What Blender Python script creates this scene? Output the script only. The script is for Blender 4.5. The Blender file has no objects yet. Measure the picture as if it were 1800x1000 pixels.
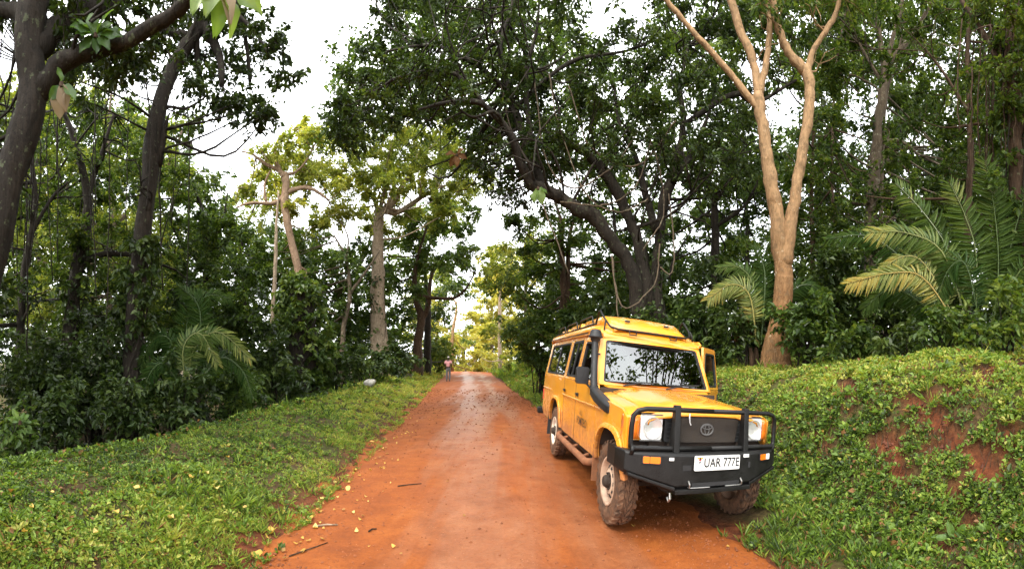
import bpy, math, random
import numpy as np
from mathutils import Vector, Matrix
from mathutils.geometry import tessellate_polygon

PI = math.pi
scene = bpy.context.scene
C = scene.collection
rng = np.random.default_rng(7)
random.seed(7)

# ------------------------------------------------------------------ camera
# the photograph is a stitched phone panorama: a cylindrical camera
FX, FV, HY, EYE = 719.0, 780.0, 635.7, 1.619
cam = bpy.data.cameras.new('camera')
cam.type = 'PANO'
cam.panorama_type = 'CENTRAL_CYLINDRICAL'
cam.central_cylindrical_range_u_min = -900 / FX
cam.central_cylindrical_range_u_max = 900 / FX
cam.central_cylindrical_range_v_min = -(1000 - HY) / FV
cam.central_cylindrical_range_v_max = HY / FV
cam.central_cylindrical_radius = 1
cam.clip_start = 0.05
cam.clip_end = 3000
camo = bpy.data.objects.new('camera', cam)
C.objects.link(camo)
camo.location = (0, 0, EYE)
camo.rotation_euler = (PI / 2, 0, 0)
scene.camera = camo

# ------------------------------------------------------------------ world, sun, exposure
SUN_EL, SUN_AZ = math.radians(52), math.radians(215)     # azimuth clockwise from +Y: behind the camera, left
world = bpy.data.worlds.new('World')
scene.world = world
world.use_nodes = True
nt = world.node_tree
nt.nodes.clear()
wo = nt.nodes.new('ShaderNodeOutputWorld')
bg = nt.nodes.new('ShaderNodeBackground')
sky = nt.nodes.new('ShaderNodeTexSky')
sky.sky_type = 'NISHITA'
sky.sun_disc = False
sky.sun_elevation = SUN_EL
sky.sun_rotation = SUN_AZ
sky.air_density = 1.0
sky.dust_density = 3.0
# a thick bright cloud deck, a little uneven, in front of the clear sky
tc = nt.nodes.new('ShaderNodeTexCoord')
mp = nt.nodes.new('ShaderNodeMapping')
mp.inputs['Scale'].default_value = (1, 1, 2.2)
nz = nt.nodes.new('ShaderNodeTexNoise')
nz.inputs['Scale'].default_value = 2.2
nz.inputs['Detail'].default_value = 5
cr = nt.nodes.new('ShaderNodeValToRGB')
cr.color_ramp.elements[0].position = 0.25
cr.color_ramp.elements[0].color = (14.0, 14.6, 15.5, 1)
cr.color_ramp.elements[1].position = 0.75
cr.color_ramp.elements[1].color = (19.0, 18.9, 18.4, 1)
mx = nt.nodes.new('ShaderNodeMix')
mx.data_type = 'RGBA'
mx.inputs[0].default_value = 0.88
nt.links.new(tc.outputs['Generated'], mp.inputs['Vector'])
nt.links.new(mp.outputs['Vector'], nz.inputs['Vector'])
nt.links.new(nz.outputs['Fac'], cr.inputs['Fac'])
nt.links.new(sky.outputs['Color'], mx.inputs[6])
nt.links.new(cr.outputs['Color'], mx.inputs[7])
nt.links.new(mx.outputs[2], bg.inputs['Color'])
bg.inputs['Strength'].default_value = 0.12
nt.links.new(bg.outputs['Background'], wo.inputs['Surface'])

sd = bpy.data.lights.new('sun', 'SUN')
sd.energy = 1.5
sd.angle = math.radians(14)
sd.color = (1.0, 0.93, 0.80)
so = bpy.data.objects.new('sun', sd)
C.objects.link(so)
sv = Vector((math.sin(SUN_AZ) * math.cos(SUN_EL), math.cos(SUN_AZ) * math.cos(SUN_EL), math.sin(SUN_EL)))
so.rotation_euler = sv.to_track_quat('Z', 'Y').to_euler()
so.location = (0, -5, 30)

scene.view_settings.view_transform = 'Standard'
scene.view_settings.look = 'None'
scene.view_settings.exposure = 1.3
scene.view_settings.gamma = 1
scene.view_settings.use_curve_mapping = False
scene.render.engine = 'CYCLES'
scene.cycles.max_bounces = 7
scene.cycles.diffuse_bounces = 3
scene.cycles.glossy_bounces = 3
scene.cycles.transmission_bounces = 4
scene.cycles.transparent_max_bounces = 8
scene.cycles.sample_clamp_indirect = 6
scene.cycles.use_denoising = True
scene.render.film_transparent = False


# ------------------------------------------------------------------ helpers
def W(px, py, r):
    """world point seen at photo pixel (px, py) at horizontal distance r"""
    a = (px - 900) / FX
    return np.array([r * math.sin(a), r * math.cos(a), EYE + r * (HY - py) / FV])


def topx(P):
    P = np.atleast_2d(P)
    return np.stack([900 + FX * np.arctan2(P[:, 0], P[:, 1]),
                     HY - FV * (P[:, 2] - EYE) / np.maximum(1e-6, np.hypot(P[:, 0], P[:, 1]))], 1)


def hash2(i, j):
    h = (i.astype(np.int64) * 374761393 + j.astype(np.int64) * 668265263) & 0x7fffffff
    h = ((h ^ (h >> 13)) * 1274126177) & 0x7fffffff
    return ((h ^ (h >> 16)) & 0xffff) / 65535.0


def vnoise(x, y):
    x = np.asarray(x, float); y = np.asarray(y, float)
    i = np.floor(x); j = np.floor(y)
    fx = x - i; fy = y - j
    fx = fx * fx * (3 - 2 * fx); fy = fy * fy * (3 - 2 * fy)
    a = hash2(i, j); b = hash2(i + 1, j); c = hash2(i, j + 1); d = hash2(i + 1, j + 1)
    return (a * (1 - fx) + b * fx) * (1 - fy) + (c * (1 - fx) + d * fx) * fy


def fbm(x, y, o=4):
    s = 0; a = .5
    for k in range(o):
        s = s + a * (vnoise(x * 2 ** k + 17.3 * k, y * 2 ** k - 9.1 * k) - .5); a *= .5
    return s


def sstep(a, b, x):
    t = np.clip((np.asarray(x, float) - a) / (b - a), 0, 1)
    return t * t * (3 - 2 * t)


def unit(v):
    return v / np.maximum(1e-9, np.linalg.norm(v, axis=-1, keepdims=True))


def link(o, parent=None):
    C.objects.link(o)
    if parent is not None:
        o.parent = parent
    return o


def tag(o, label=None, cat=None, group=None, kind=None):
    if label: o['label'] = label
    if cat: o['category'] = cat
    if group: o['group'] = group
    if kind: o['kind'] = kind
    return o


def thing(name, label, cat, loc=(0, 0, 0), rot=(0, 0, 0), group=None):
    o = bpy.data.objects.new(name, None)
    o.empty_display_size = .2
    o.location = loc; o.rotation_euler = rot
    link(o)
    return tag(o, label, cat, group)


def np_mesh(name, V, polys, mats, midx=None, smooth=False, tone=None):
    """polys: list of (m,k) int arrays; midx: list of material indices per array"""
    me = bpy.data.meshes.new(name)
    V = np.ascontiguousarray(V, np.float32)
    me.vertices.add(len(V))
    me.vertices.foreach_set('co', V.ravel())
    nl = sum(p.size for p in polys); npo = sum(len(p) for p in polys)
    me.loops.add(nl); me.polygons.add(npo)
    me.loops.foreach_set('vertex_index', np.concatenate([p.ravel() for p in polys]).astype(np.int32))
    st = []; mi = []; off = 0
    for q, p in enumerate(polys):
        k = p.shape[1]
        st.append(off + np.arange(len(p)) * k); off += p.size
        mi.append(np.full(len(p), 0 if midx is None else midx[q]))
    me.polygons.foreach_set('loop_start', np.concatenate(st).astype(np.int32))
    me.polygons.foreach_set('material_index', np.concatenate(mi).astype(np.int32))
    me.polygons.foreach_set('use_smooth', np.full(npo, bool(smooth)))
    for m in mats:
        me.materials.append(m)
    if tone is not None:
        at = me.attributes.new('tone', 'FLOAT', 'POINT')
        at.data.foreach_set('value', np.ascontiguousarray(tone, np.float32))
    me.update(calc_edges=True)
    return me


def np_obj(name, V, polys, mats, parent=None, midx=None, smooth=False, tone=None):
    return link(bpy.data.objects.new(name, np_mesh(name, V, polys, mats, midx, smooth, tone)), parent)


class MB:
    """collects shapes, builds ONE mesh object"""
    def __init__(s):
        s.v = []; s.f = []; s.m = []

    def add(s, vs, fs, mi=0):
        b = len(s.v)
        s.v += [tuple(p) for p in vs]
        s.f += [tuple(b + i for i in f) for f in fs]
        s.m += [mi] * len(fs)
        return s

    def box(s, x0, x1, y0, y1, z0, z1, mi=0):
        vs = [(x, y, z) for x in (x0, x1) for y in (y0, y1) for z in (z0, z1)]
        return s.add(vs, [(0, 1, 3, 2), (4, 6, 7, 5), (0, 4, 5, 1), (2, 3, 7, 6), (0, 2, 6, 4), (1, 5, 7, 3)], mi)

    def hexa(s, a, b, mi=0):
        """a, b: two quads of 4 points each (same winding)"""
        return s.add(list(a) + list(b), [(3, 2, 1, 0), (4, 5, 6, 7)] + [(i, (i + 1) % 4, 4 + (i + 1) % 4, 4 + i) for i in range(4)], mi)

    def tube(s, pts, r, n=8, mi=0, cap=True):
        pts = [Vector(p) for p in pts]
        rs = r if hasattr(r, '__len__') else [r] * len(pts)
        up = None; vs = []; fs = []
        for i, p in enumerate(pts):
            t = (pts[min(i + 1, len(pts) - 1)] - pts[max(i - 1, 0)])
            t = t.normalized() if t.length > 1e-9 else Vector((0, 0, 1))
            if up is None:
                up = t.orthogonal().normalized()
            up = (up - t * up.dot(t))
            up = up.normalized() if up.length > 1e-6 else t.orthogonal().normalized()
            w = t.cross(up)
            for k in range(n):
                a = 2 * PI * k / n
                vs.append(p + (up * math.cos(a) + w * math.sin(a)) * rs[i])
        for i in range(len(pts) - 1):
            for k in range(n):
                fs.append((i * n + k, i * n + (k + 1) % n, (i + 1) * n + (k + 1) % n, (i + 1) * n + k))
        if cap:
            fs.append(tuple(range(n))[::-1]); fs.append(tuple((len(pts) - 1) * n + k for k in range(n)))
        return s.add(vs, fs, mi)

    def lathe(s, prof, n=32, M=None, mi=0, closed=False):
        """prof: (radius, height) about local Z, then M"""
        vs = []; fs = []
        for (r, h) in prof:
            for k in range(n):
                a = 2 * PI * k / n
                p = Vector((r * math.cos(a), r * math.sin(a), h))
                vs.append(M @ p if M else p)
        q = len(prof)
        for i in range(q if closed else q - 1):
            j = (i + 1) % q
            for k in range(n):
                fs.append((i * n + k, i * n + (k + 1) % n, j * n + (k + 1) % n, j * n + k))
        return s.add(vs, fs, mi)

    def plate(s, outline, holes, t, fn, mi=0):
        """2-D outline with holes, thickness t, mapped by fn(u, v, w)"""
        loops = [outline] + list(holes)
        flat = [p for l in loops for p in l]
        tris = tessellate_polygon([[Vector((p[0], p[1], 0)) for p in l] for l in loops])
        n = len(flat)
        vs = [fn(p[0], p[1], 0) for p in flat] + [fn(p[0], p[1], t) for p in flat]
        fs = [tuple(a) for a in tris] + [tuple(n + i for i in a[::-1]) for a in tris]
        b = 0
        for l in loops:
            k = len(l)
            for i in range(k):
                j = (i + 1) % k
                fs.append((b + i, b + j, n + b + j, n + b + i))
            b += k
        return s.add(vs, fs, mi)

    def grid(s, rows, mi=0, closed=False):
        """rows of points -> quads"""
        n = len(rows[0]); vs = [p for r in rows for p in r]; fs = []
        for i in range(len(rows) - 1):
            for k in range(n if closed else n - 1):
                fs.append((i * n + k, i * n + (k + 1) % n, (i + 1) * n + (k + 1) % n, (i + 1) * n + k))
        return s.add(vs, fs, mi)

    def build(s, name, mats, parent=None, smooth=False, bevel=0, seg=2, solid=0, angle=35):
        me = bpy.data.meshes.new(name)
        me.from_pydata(s.v, [], s.f)
        for m in (mats if isinstance(mats, (list, tuple)) else [mats]):
            me.materials.append(m)
        me.polygons.foreach_set('material_index', s.m)
        me.polygons.foreach_set('use_smooth', [bool(smooth)] * len(s.f))
        import bmesh
        bm = bmesh.new(); bm.from_mesh(me)
        bmesh.ops.recalc_face_normals(bm, faces=bm.faces)
        bm.to_mesh(me); bm.free()
        me.update()
        o = link(bpy.data.objects.new(name, me), parent)
        if solid:
            md = o.modifiers.new('solid', 'SOLIDIFY'); md.thickness = solid; md.offset = -1
        if bevel:
            md = o.modifiers.new('bevel', 'BEVEL'); md.width = bevel; md.segments = seg
            md.limit_method = 'ANGLE'; md.angle_limit = math.radians(angle)
            md.harden_normals = False
            me.polygons.foreach_set('use_smooth', [True] * len(s.f))
            md2 = o.modifiers.new('wn', 'WEIGHTED_NORMAL'); md2.keep_sharp = True
        return o


def rrect(x0, x1, y0, y1, r, n=4):
    """rounded rectangle outline"""
    out = []
    for cx, cy, a0 in ((x1 - r, y1 - r, 0), (x0 + r, y1 - r, 90), (x0 + r, y0 + r, 180), (x1 - r, y0 + r, 270)):
        for k in range(n + 1):
            a = math.radians(a0 + 90 * k / n)
            out.append((cx + r * math.cos(a), cy + r * math.sin(a)))
    return out


def rpoly(pts, r, n=3):
    """rounded polygon"""
    out = []; N = len(pts)
    for i in range(N):
        p = Vector(pts[i]); a = (Vector(pts[i - 1]) - p); b = (Vector(pts[(i + 1) % N]) - p)
        d = min(r, a.length * .45, b.length * .45)
        p0 = p + a.normalized() * d; p1 = p + b.normalized() * d
        for k in range(n + 1):
            t = k / n
            q = p0 * (1 - t) ** 2 + p * 2 * t * (1 - t) + p1 * t * t
            out.append((q.x, q.y))
    return out


def catmull(P, n):
    P = np.asarray(P, float)
    if len(P) == 2:
        t = np.linspace(0, 1, n * 1 + 1)[:, None]
        return P[0] * (1 - t) + P[1] * t
    Q = np.vstack([2 * P[0] - P[1], P, 2 * P[-1] - P[-2]])
    out = []
    for i in range(1, len(Q) - 2):
        for k in range(n):
            t = k / n
            a, b, c, d = Q[i - 1], Q[i], Q[i + 1], Q[i + 2]
            out.append(.5 * ((2 * b) + (-a + c) * t + (2 * a - 5 * b + 4 * c - d) * t * t + (-a + 3 * b - 3 * c + d) * t ** 3))
    out.append(P[-1])
    return np.array(out)


# ------------------------------------------------------------------ materials
class NT:
    def __init__(s, name):
        s.m = bpy.data.materials.new(name); s.m.use_nodes = True
        s.t = s.m.node_tree; s.t.nodes.clear()
        s.out = s.n('ShaderNodeOutputMaterial')

    def n(s, typ, **kw):
        x = s.t.nodes.new(typ)
        for k, v in kw.items():
            if k in x.inputs: x.inputs[k].default_value = v
            else: setattr(x, k, v)
        return x

    def l(s, a, b): s.t.links.new(a, b)

    def noise(s, vec, scale, detail=4, rough=.55, dist=0):
        x = s.n('ShaderNodeTexNoise'); x.inputs['Scale'].default_value = scale
        x.inputs['Detail'].default_value = detail; x.inputs['Roughness'].default_value = rough
        x.inputs['Distortion'].default_value = dist
        if vec is not None: s.l(vec, x.inputs['Vector'])
        return x.outputs['Fac']

    def ramp(s, fac, stops):
        x = s.n('ShaderNodeValToRGB'); e = x.color_ramp.elements
        while len(e) < len(stops): e.new(.5)
        for q, (p, c) in zip(e, stops):
            q.position = p; q.color = (*c, 1) if len(c) == 3 else c
        s.l(fac, x.inputs['Fac'])
        return x.outputs['Color']

    def maprange(s, fac, a, b, c=0, d=1):
        x = s.n('ShaderNodeMapRange'); x.inputs[1].default_value = a; x.inputs[2].default_value = b
        x.inputs[3].default_value = c; x.inputs[4].default_value = d
        s.l(fac, x.inputs[0]); return x.outputs[0]

    def math(s, op, a, b=None):
        x = s.n('ShaderNodeMath', operation=op)
        for i, v in enumerate((a, b)):
            if v is None: continue
            if isinstance(v, (int, float)): x.inputs[i].default_value = v
            else: s.l(v, x.inputs[i])
        return x.outputs[0]

    def mix(s, fac, a, b, mode='MIX'):
        x = s.n('ShaderNodeMix', data_type='RGBA', blend_type=mode)
        for i, v in ((0, fac), (6, a), (7, b)):
            if isinstance(v, (int, float)): x.inputs[i].default_value = v
            elif isinstance(v, tuple): x.inputs[i].default_value = (*v, 1)
            else: s.l(v, x.inputs[i])
        return x.outputs[2]

    def coord(s, kind='Object', scale=(1, 1, 1)):
        c = s.n('ShaderNodeTexCoord'); m = s.n('ShaderNodeMapping')
        m.inputs['Scale'].default_value = scale
        s.l(c.outputs[kind], m.inputs['Vector']); return m.outputs['Vector']

    def bump(s, h, strength=.3, dist=.02):
        b = s.n('ShaderNodeBump'); b.inputs['Strength'].default_value = strength; b.inputs['Distance'].default_value = dist
        s.l(h, b.inputs['Height']); return b.outputs['Normal']

    def bsdf(s, col, rough=.6, metal=0., spec=.5, normal=None, coat=0):
        b = s.n('ShaderNodeBsdfPrincipled')
        for nm, v in (('Base Color', col), ('Roughness', rough), ('Metallic', metal), ('Specular IOR Level', spec), ('Coat Weight', coat)):
            if isinstance(v, (int, float)): b.inputs[nm].default_value = v
            elif isinstance(v, tuple): b.inputs[nm].default_value = (*v, 1)
            else: s.l(v, b.inputs[nm])
        if normal is not None: s.l(normal, b.inputs['Normal'])
        return b

    def done(s, sh):
        s.l(sh.outputs[0] if hasattr(sh, 'outputs') else sh, s.out.inputs['Surface'])
        return s.m


def plain(name, col, rough=.6, metal=0., spec=.5, var=.25, scale=6, coat=0, bump=0, bscale=60):
    t = NT(name); v = t.coord('Object')
    f = t.noise(v, scale, 5)
    c = t.ramp(f, [(.3, tuple(x * (1 - var) for x in col)), (.7, tuple(min(1, x * (1 + var * .6)) for x in col))])
    nrm = t.bump(t.noise(v, bscale, 3), bump, .01) if bump else None
    return t.done(t.bsdf(c, t.maprange(f, .3, .7, rough * .85, min(1, rough * 1.15)), metal, spec, nrm, coat))


def leafmat(name, stops, transl=.35, rough=.42, spec=.35):
    """leaf colour from the per-leaf 'tone' (pigment, with sun and shade put into some tones); thin, lets light through"""
    t = NT(name)
    a = t.n('ShaderNodeAttribute', attribute_name='tone')
    c = t.ramp(a.outputs['Fac'], stops)
    b = t.bsdf(c, rough, 0, spec)
    tr = t.n('ShaderNodeBsdfTranslucent')
    t.l(t.mix(1.0, c, (1.5, 1.45, .6), 'MULTIPLY'), tr.inputs['Color'])
    m = t.n('ShaderNodeMixShader'); m.inputs[0].default_value = transl
    t.l(b.outputs[0], m.inputs[1]); t.l(tr.outputs[0], m.inputs[2])
    return t.done(m)


def bark(name, dark, light, spot=None, vs=.25, spots=.62, bstr=.6, scale=9, top=None):
    t = NT(name); v = t.coord('Object', (1, 1, vs)); v2 = t.coord('Object')
    n1 = t.noise(v, scale, 8, .65, .6)
    n2 = t.noise(v2, 1.7, 4)
    c = t.ramp(n1, [(.3, dark), (.68, light)])
    c = t.mix(t.maprange(n2, .35, .7), c, tuple(.5 * (a + b) * .8 for a, b in zip(dark, light)))
    if spot:
        n3 = t.noise(v2, 7, 5, .6)
        c = t.mix(t.maprange(n3, spots, spots + .06), c, spot)
        n4 = t.noise(v2, 26, 6, .7)
        c = t.mix(t.maprange(n4, .50, .72, 0, .7), c, tuple(q * .55 for q in dark))
        c = t.mix(t.maprange(t.noise(v2, 3.2, 5, .6), .54, .66, 0, .5), c, dark)
    if top:                                  # smoother paler bark higher up the tree
        sx = t.n('ShaderNodeSeparateXYZ'); t.l(v2, sx.inputs[0])
        k = t.maprange(t.math('ADD', sx.outputs['Z'], t.math('MULTIPLY', n2, 3.)), 3.2, 6.2, 0, .8)
        c = t.mix(k, c, t.mix(t.maprange(n1, .35, .65), tuple(q * .55 for q in top), top))
        c = t.mix(t.maprange(t.noise(v2, 5.5, 5, .65), .55, .63, 0, .7), c, tuple(q * .35 for q in top))
    return t.done(t.bsdf(c, .85, 0, .25, t.bump(n1, bstr, .05)))
# ------------------------------------------------------------------ terrain and road
ROAD_A = -0.115


def cline(Y): return .35 + ROAD_A * Y
def halfw(Y): return 2.12 + .018 * np.clip(np.asarray(Y, float) - 5, 0, 50)


_o = np.array([-400, -60, -25, -12, -8, -6.7, -5.9, -5.2, -4.3, -3.3, -2.5, -2.12, -1, 0, 1.06, 2.12, 2.8, 3.05, 3.3, 3.75, 4.25, 4.8, 5.6, 8, 14, 40, 400])
_z = np.array([2.0, .6, -.2, -.6, -.55, -.3, .12, .36, .44, .32, .13, .045, .10, .115, .075, -.015, -.075, -.04, .08, .50, .92, 1.17, 1.33, 1.60, 1.95, 3.2, 6.0])


def cross(o):
    # smoothed piecewise profile
    s = 0
    for d, w in ((-.18, .25), (0, .5), (.18, .25)):
        s = s + w * np.interp(np.asarray(o) + d, _o, _z)
    near = sstep(2.6, 1.9, np.abs(o))
    return s * (1 - near) + np.interp(o, _o, _z) * near


def longz(Y):
    Y = np.asarray(Y, float)
    z = .13 * sstep(5, 34, Y) + .10 * sstep(30, 56, Y)
    return z - .035 * np.clip(Y - 58, 0, 60) * sstep(56, 66, Y)


def H(X, Y, bumps=True):
    X = np.asarray(X, float); Y = np.asarray(Y, float)
    o = (X - cline(Y)) * .9934
    on = np.where(np.abs(o) < 12, o * 2.12 / halfw(Y) * sstep(14, 8, np.abs(o)) + o * (1 - sstep(14, 8, np.abs(o))), o)
    z = cross(on) + longz(Y)
    z = z + .62 * sstep(20, 38, Y) * sstep(-3.0, -5.0, on) * sstep(-22, -9, on)
    if bumps:
        veg = sstep(2.2, 3.2, np.abs(on))
        z = z + veg * (fbm(X * .9, Y * .9) * .30 + fbm(X * 2.6 + 5, Y * 2.6) * .12)
        # worn, undercut face of the cutting
        bank = sstep(3.1, 3.5, on) * sstep(5.2, 4.6, on)
        z = z - bank * np.clip(fbm(Y * .8 + 3, X * .4) + .1, 0, 1) * .5
        z = z + sstep(3.6, 5.5, on) * sstep(6, 2, np.hypot(X - 5.8, Y - 1.6)) * .27
        # small drain hollow in the left verge
        z = z - .55 * np.exp(-(((on + 4.4) / .55) ** 2 + ((Y - 27.5) / 1.6) ** 2))
    return z


def gz(x, y):
    return float(H(np.array([x]), np.array([y]))[0])


# soil: brown litter under the forest, red earth where the bank is torn open
RED = [(1728, 650, 32, 15), (1790, 640, 22, 12), (1625, 700, 42, 20), (1690, 690, 26, 12), (1575, 790, 30, 26), (1650, 735, 16, 34), (1635, 790, 30, 22),
       (1722, 805, 42, 30), (1668, 770, 20, 22), (1675, 862, 16, 44), (1492, 690, 14, 16), (1590, 900, 14, 14), (1440, 768, 16, 8), (1655, 950, 12, 18),
       (1595, 830, 26, 10), (1770, 760, 18, 18), (1700, 905, 10, 14), (1545, 735, 12, 12)]


def redmask(X, Y, Z):
    p = topx(np.stack([X, Y, Z], 1))
    m = np.zeros(len(X))
    wob = fbm(X * 4.5, Y * 4.5 + Z * 7, 4) * 2.6 - .12
    for (a, b, ra, rb) in RED:
        d = np.hypot((p[:, 0] - a) / ra, (p[:, 1] - b) / rb) / 1.3
        m = np.maximum(m, np.clip(1.35 - d + wob, 0, 1))
    return m * (np.hypot(X, Y) < 9) * (X > 1)


def soil_material():
    t = NT('forest_soil'); v = t.coord('Object')
    n = t.noise(v, 1.3, 8, .6); n2 = t.noise(v, 22, 6, .65)
    brown = t.ramp(n2, [(.3, (.03, .019, .009)), (.55, (.085, .052, .022)), (.75, (.17, .105, .05))])
    moss = t.ramp(n2, [(.3, (.03, .028, .009)), (.7, (.085, .085, .022))])
    base = t.mix(t.maprange(n, .42, .6), brown, moss)
    red = t.ramp(t.noise(v, 9, 8, .7), [(.28, (.035, .011, .006)), (.5, (.12, .034, .013)), (.72, (.25, .08, .03))])
    a = t.n('ShaderNodeAttribute', attribute_name='tone')
    c = t.mix(a.outputs['Fac'], base, red)
    h = t.math('ADD', t.math('MULTIPLY', n2, .5), t.noise(v, 6, 6))
    return t.done(t.bsdf(c, .9, 0, .2, t.bump(h, .9, .06)))


def axis_vals(segs):
    out = []
    for a, b, st in segs:
        out += list(np.arange(a, b - 1e-6, st))
    out.append(segs[-1][1])
    return np.array(out)


ov = axis_vals([(-400, -60, 40), (-60, -20, 4), (-20, -9, .8), (-9, -2.6, .16), (-2.6, 2.6, .2), (2.6, 6, .11), (6, 12, .35), (12, 30, 2), (30, 70, 5), (70, 400, 40)])
yv = axis_vals([(-300, -40, 26), (-40, -8, 2), (-8, -1, .4), (-1, 9, .13), (9, 20, .3), (20, 40, .6), (40, 80, 1.5), (80, 160, 5), (160, 700, 45)])
OO, YY = np.meshgrid(ov, yv)
XX = cline(YY) + OO / .9934
ZZ = H(XX.ravel(), YY.ravel()).reshape(XX.shape)
hw = halfw(YY)
inside = sstep(hw + .02, hw - .35, np.abs(OO))
ZT = ZZ - inside * .09
ny, nx = XX.shape
V = np.stack([XX.ravel(), YY.ravel(), ZT.ravel()], 1)
ii = (np.arange(ny - 1)[:, None] * nx + np.arange(nx - 1)[None]).ravel()
Q = np.stack([ii, ii + 1, ii + nx + 1, ii + nx], 1)
tone = redmask(V[:, 0], V[:, 1], V[:, 2])
V[:, 2] -= tone * .13 * (.6 + fbm(V[:, 0] * 7, V[:, 1] * 7))
# red earth also shows along the road edges
tone = np.maximum(tone, (sstep(1.0, .25, np.abs(np.abs(OO) - hw) * 2.2 + fbm(XX * 3, YY * 3) * 1.4)).ravel() * (np.abs(OO) < hw + 1.2).ravel())
ground = np_obj('ground', V, [Q], [soil_material()], smooth=True, tone=np.clip(tone, 0, 1))
tag(ground, kind='structure')


def road_material():
    t = NT('laterite'); v = t.coord('Object')
    vs = t.coord('Object', (1, .12, 1))              # stretched along the road
    streak = t.noise(vs, 1.6, 6, .6)
    n1 = t.noise(v, 3.0, 8, .62)
    n2 = t.noise(v, 30, 8, .78)
    n3 = t.noise(v, .55, 4, .5)
    a = t.n('ShaderNodeAttribute', attribute_name='tone')      # 1 in the packed wheel tracks
    loose = t.ramp(n1, [(.25, (.17, .041, .006)), (.5, (.255, .066, .0095)), (.75, (.33, .096, .016))])
    pack = t.ramp(n1, [(.3, (.19, .060, .021)), (.5, (.255, .088, .034)), (.72, (.31, .120, .052))])
    k = t.math('ADD', a.outputs['Fac'], t.maprange(streak, .3, .7, -.5, .5))
    c = t.mix(t.maprange(k, .3, .75), loose, pack)
    c = t.mix(t.maprange(n3, .42, .66, 0, .28), c, (.22, .055, .018))
    fine = t.ramp(n2, [(.30, (.60, .52, .48)), (.52, (1, 1, 1)), (.74, (1.12, 1.1, 1.08))])
    c = t.mix(.75, c, fine, 'MULTIPLY')
    peb = t.n('ShaderNodeTexVoronoi'); peb.inputs['Scale'].default_value = 26; t.l(v, peb.inputs['Vector'])
    pm = t.math('MULTIPLY', t.maprange(peb.outputs['Distance'], .16, .10), t.maprange(t.noise(v, 5, 3), .52, .6))
    c = t.mix(t.math('MULTIPLY', pm, .6), c, (.55, .27, .15))
    rough = t.maprange(t.math('ADD', k, t.math('MULTIPLY', n1, .3)), .3, 1.0, .8, .42)
    h = t.math('ADD', t.math('MULTIPLY', n2, .22), t.math('ADD', n1, t.math('MULTIPLY', pm, .4)))
    return t.done(t.bsdf(c, rough, 0, .30, t.bump(h, .7, .03)))


ro = axis_vals([(-3.3, 3.3, .06)])
ry = axis_vals([(-14, 0, .3), (0, 9, .07), (9, 20, .2), (20, 45, .5), (45, 130, 1.5)])
RO, RY = np.meshgrid(ro, ry)
f = halfw(RY) / 2.12
Oo = RO * f
RX = cline(RY) + Oo / .9934
RZ = H(RX.ravel(), RY.ravel(), False).reshape(RX.shape) + .004
edge = sstep(1.75, 2.45, np.abs(RO))
RZ += fbm(RX * 1.2, RY * .7) * .05 * (1 - edge) + fbm(RX * 5, RY * 5) * .018
track = np.exp(-((RO + .55) / .42) ** 2) + np.exp(-((RO - 1.05) / .38) ** 2)
RZ -= track * .028
RZ += edge * (fbm(RX * 1.6, RY * 1.6) * .20 + fbm(RX * 6, RY * 6) * .07 - .02) - sstep(2.2, 3.1, np.abs(RO)) * .35
ny, nx = RX.shape
ii = (np.arange(ny - 1)[:, None] * nx + np.arange(nx - 1)[None]).ravel()
rt = np.clip(np.exp(-((RO + .15) / .55) ** 2) * .9 + np.exp(-((RO - 1.05) / .38) ** 2) * .75 + fbm(RX * .8, RY * .25) * .5, 0, 1)
road = np_obj('road', np.stack([RX.ravel(), RY.ravel(), RZ.ravel()], 1), [np.stack([ii, ii + 1, ii + nx + 1, ii + nx], 1)],
              [road_material()], smooth=True, tone=rt.ravel())
tag(road, kind='structure')


def road_z(x, y):
    o = (x - cline(y)) * .9934 / (halfw(y) / 2.12)
    z = float(H(np.array([x]), np.array([y]), False)[0]) + .004
    z += float(fbm(np.array([x * 1.2]), np.array([y * .7]))[0]) * .05 + float(fbm(np.array([x * 5.]), np.array([y * 5.]))[0]) * .018
    return z - (math.exp(-((o + .55) / .42) ** 2) + math.exp(-((o - 1.05) / .38) ** 2)) * .028
# ------------------------------------------------------------------ the safari vehicle
VX, VY, VYAW, VROLL, VPITCH = 1.786, 4.202, -1.498, -.091, .002


def paint_material(name='yellow_paint', col=(.80, .315, .014)):
    """yellow paint, dusty red mud splashed on the lower body"""
    t = NT(name); v = t.coord('Object')
    n = t.noise(v, 2.5, 6, .6)
    c = t.ramp(n, [(.3, tuple(x * .90 for x in col)), (.7, tuple(min(1, x * 1.04) for x in col))])
    sx = t.n('ShaderNodeSeparateXYZ'); t.l(v, sx.inputs[0])
    n2 = t.noise(v, 6, 8, .7)
    low = t.math('ADD', t.maprange(sx.outputs['Z'], .52, 1.12, .58, -.16), t.maprange(n2, .3, .7, -.40, .40))
    dirt = t.maprange(low, .15, .6)
    c2 = t.mix(t.math('MULTIPLY', dirt, .8), c, (.33, .105, .035))
    film = t.maprange(t.noise(v, 1.6, 6, .65), .38, .72, .02, .26)
    c2 = t.mix(film, c2, (.55, .30, .14))
    return t.done(t.bsdf(c2, t.mix(dirt, (.22, .22, .22), (.85, .85, .85)), 0, .5, t.bump(t.noise(v, 300, 2), .03, .005), 0.5))


def tyre_material():
    t = NT('muddy_tyre'); v = t.coord('Object')
    n = t.noise(v, 7, 7, .65); n2 = t.noise(v, 30, 4)
    k = t.maprange(t.math('ADD', n, t.math('MULTIPLY', n2, .35)), .48, .82)
    c = t.mix(k, (.026, .021, .018), (.19, .098, .054))
    return t.done(t.bsdf(c, .88, 0, .25, t.bump(n2, .5, .01)))


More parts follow.
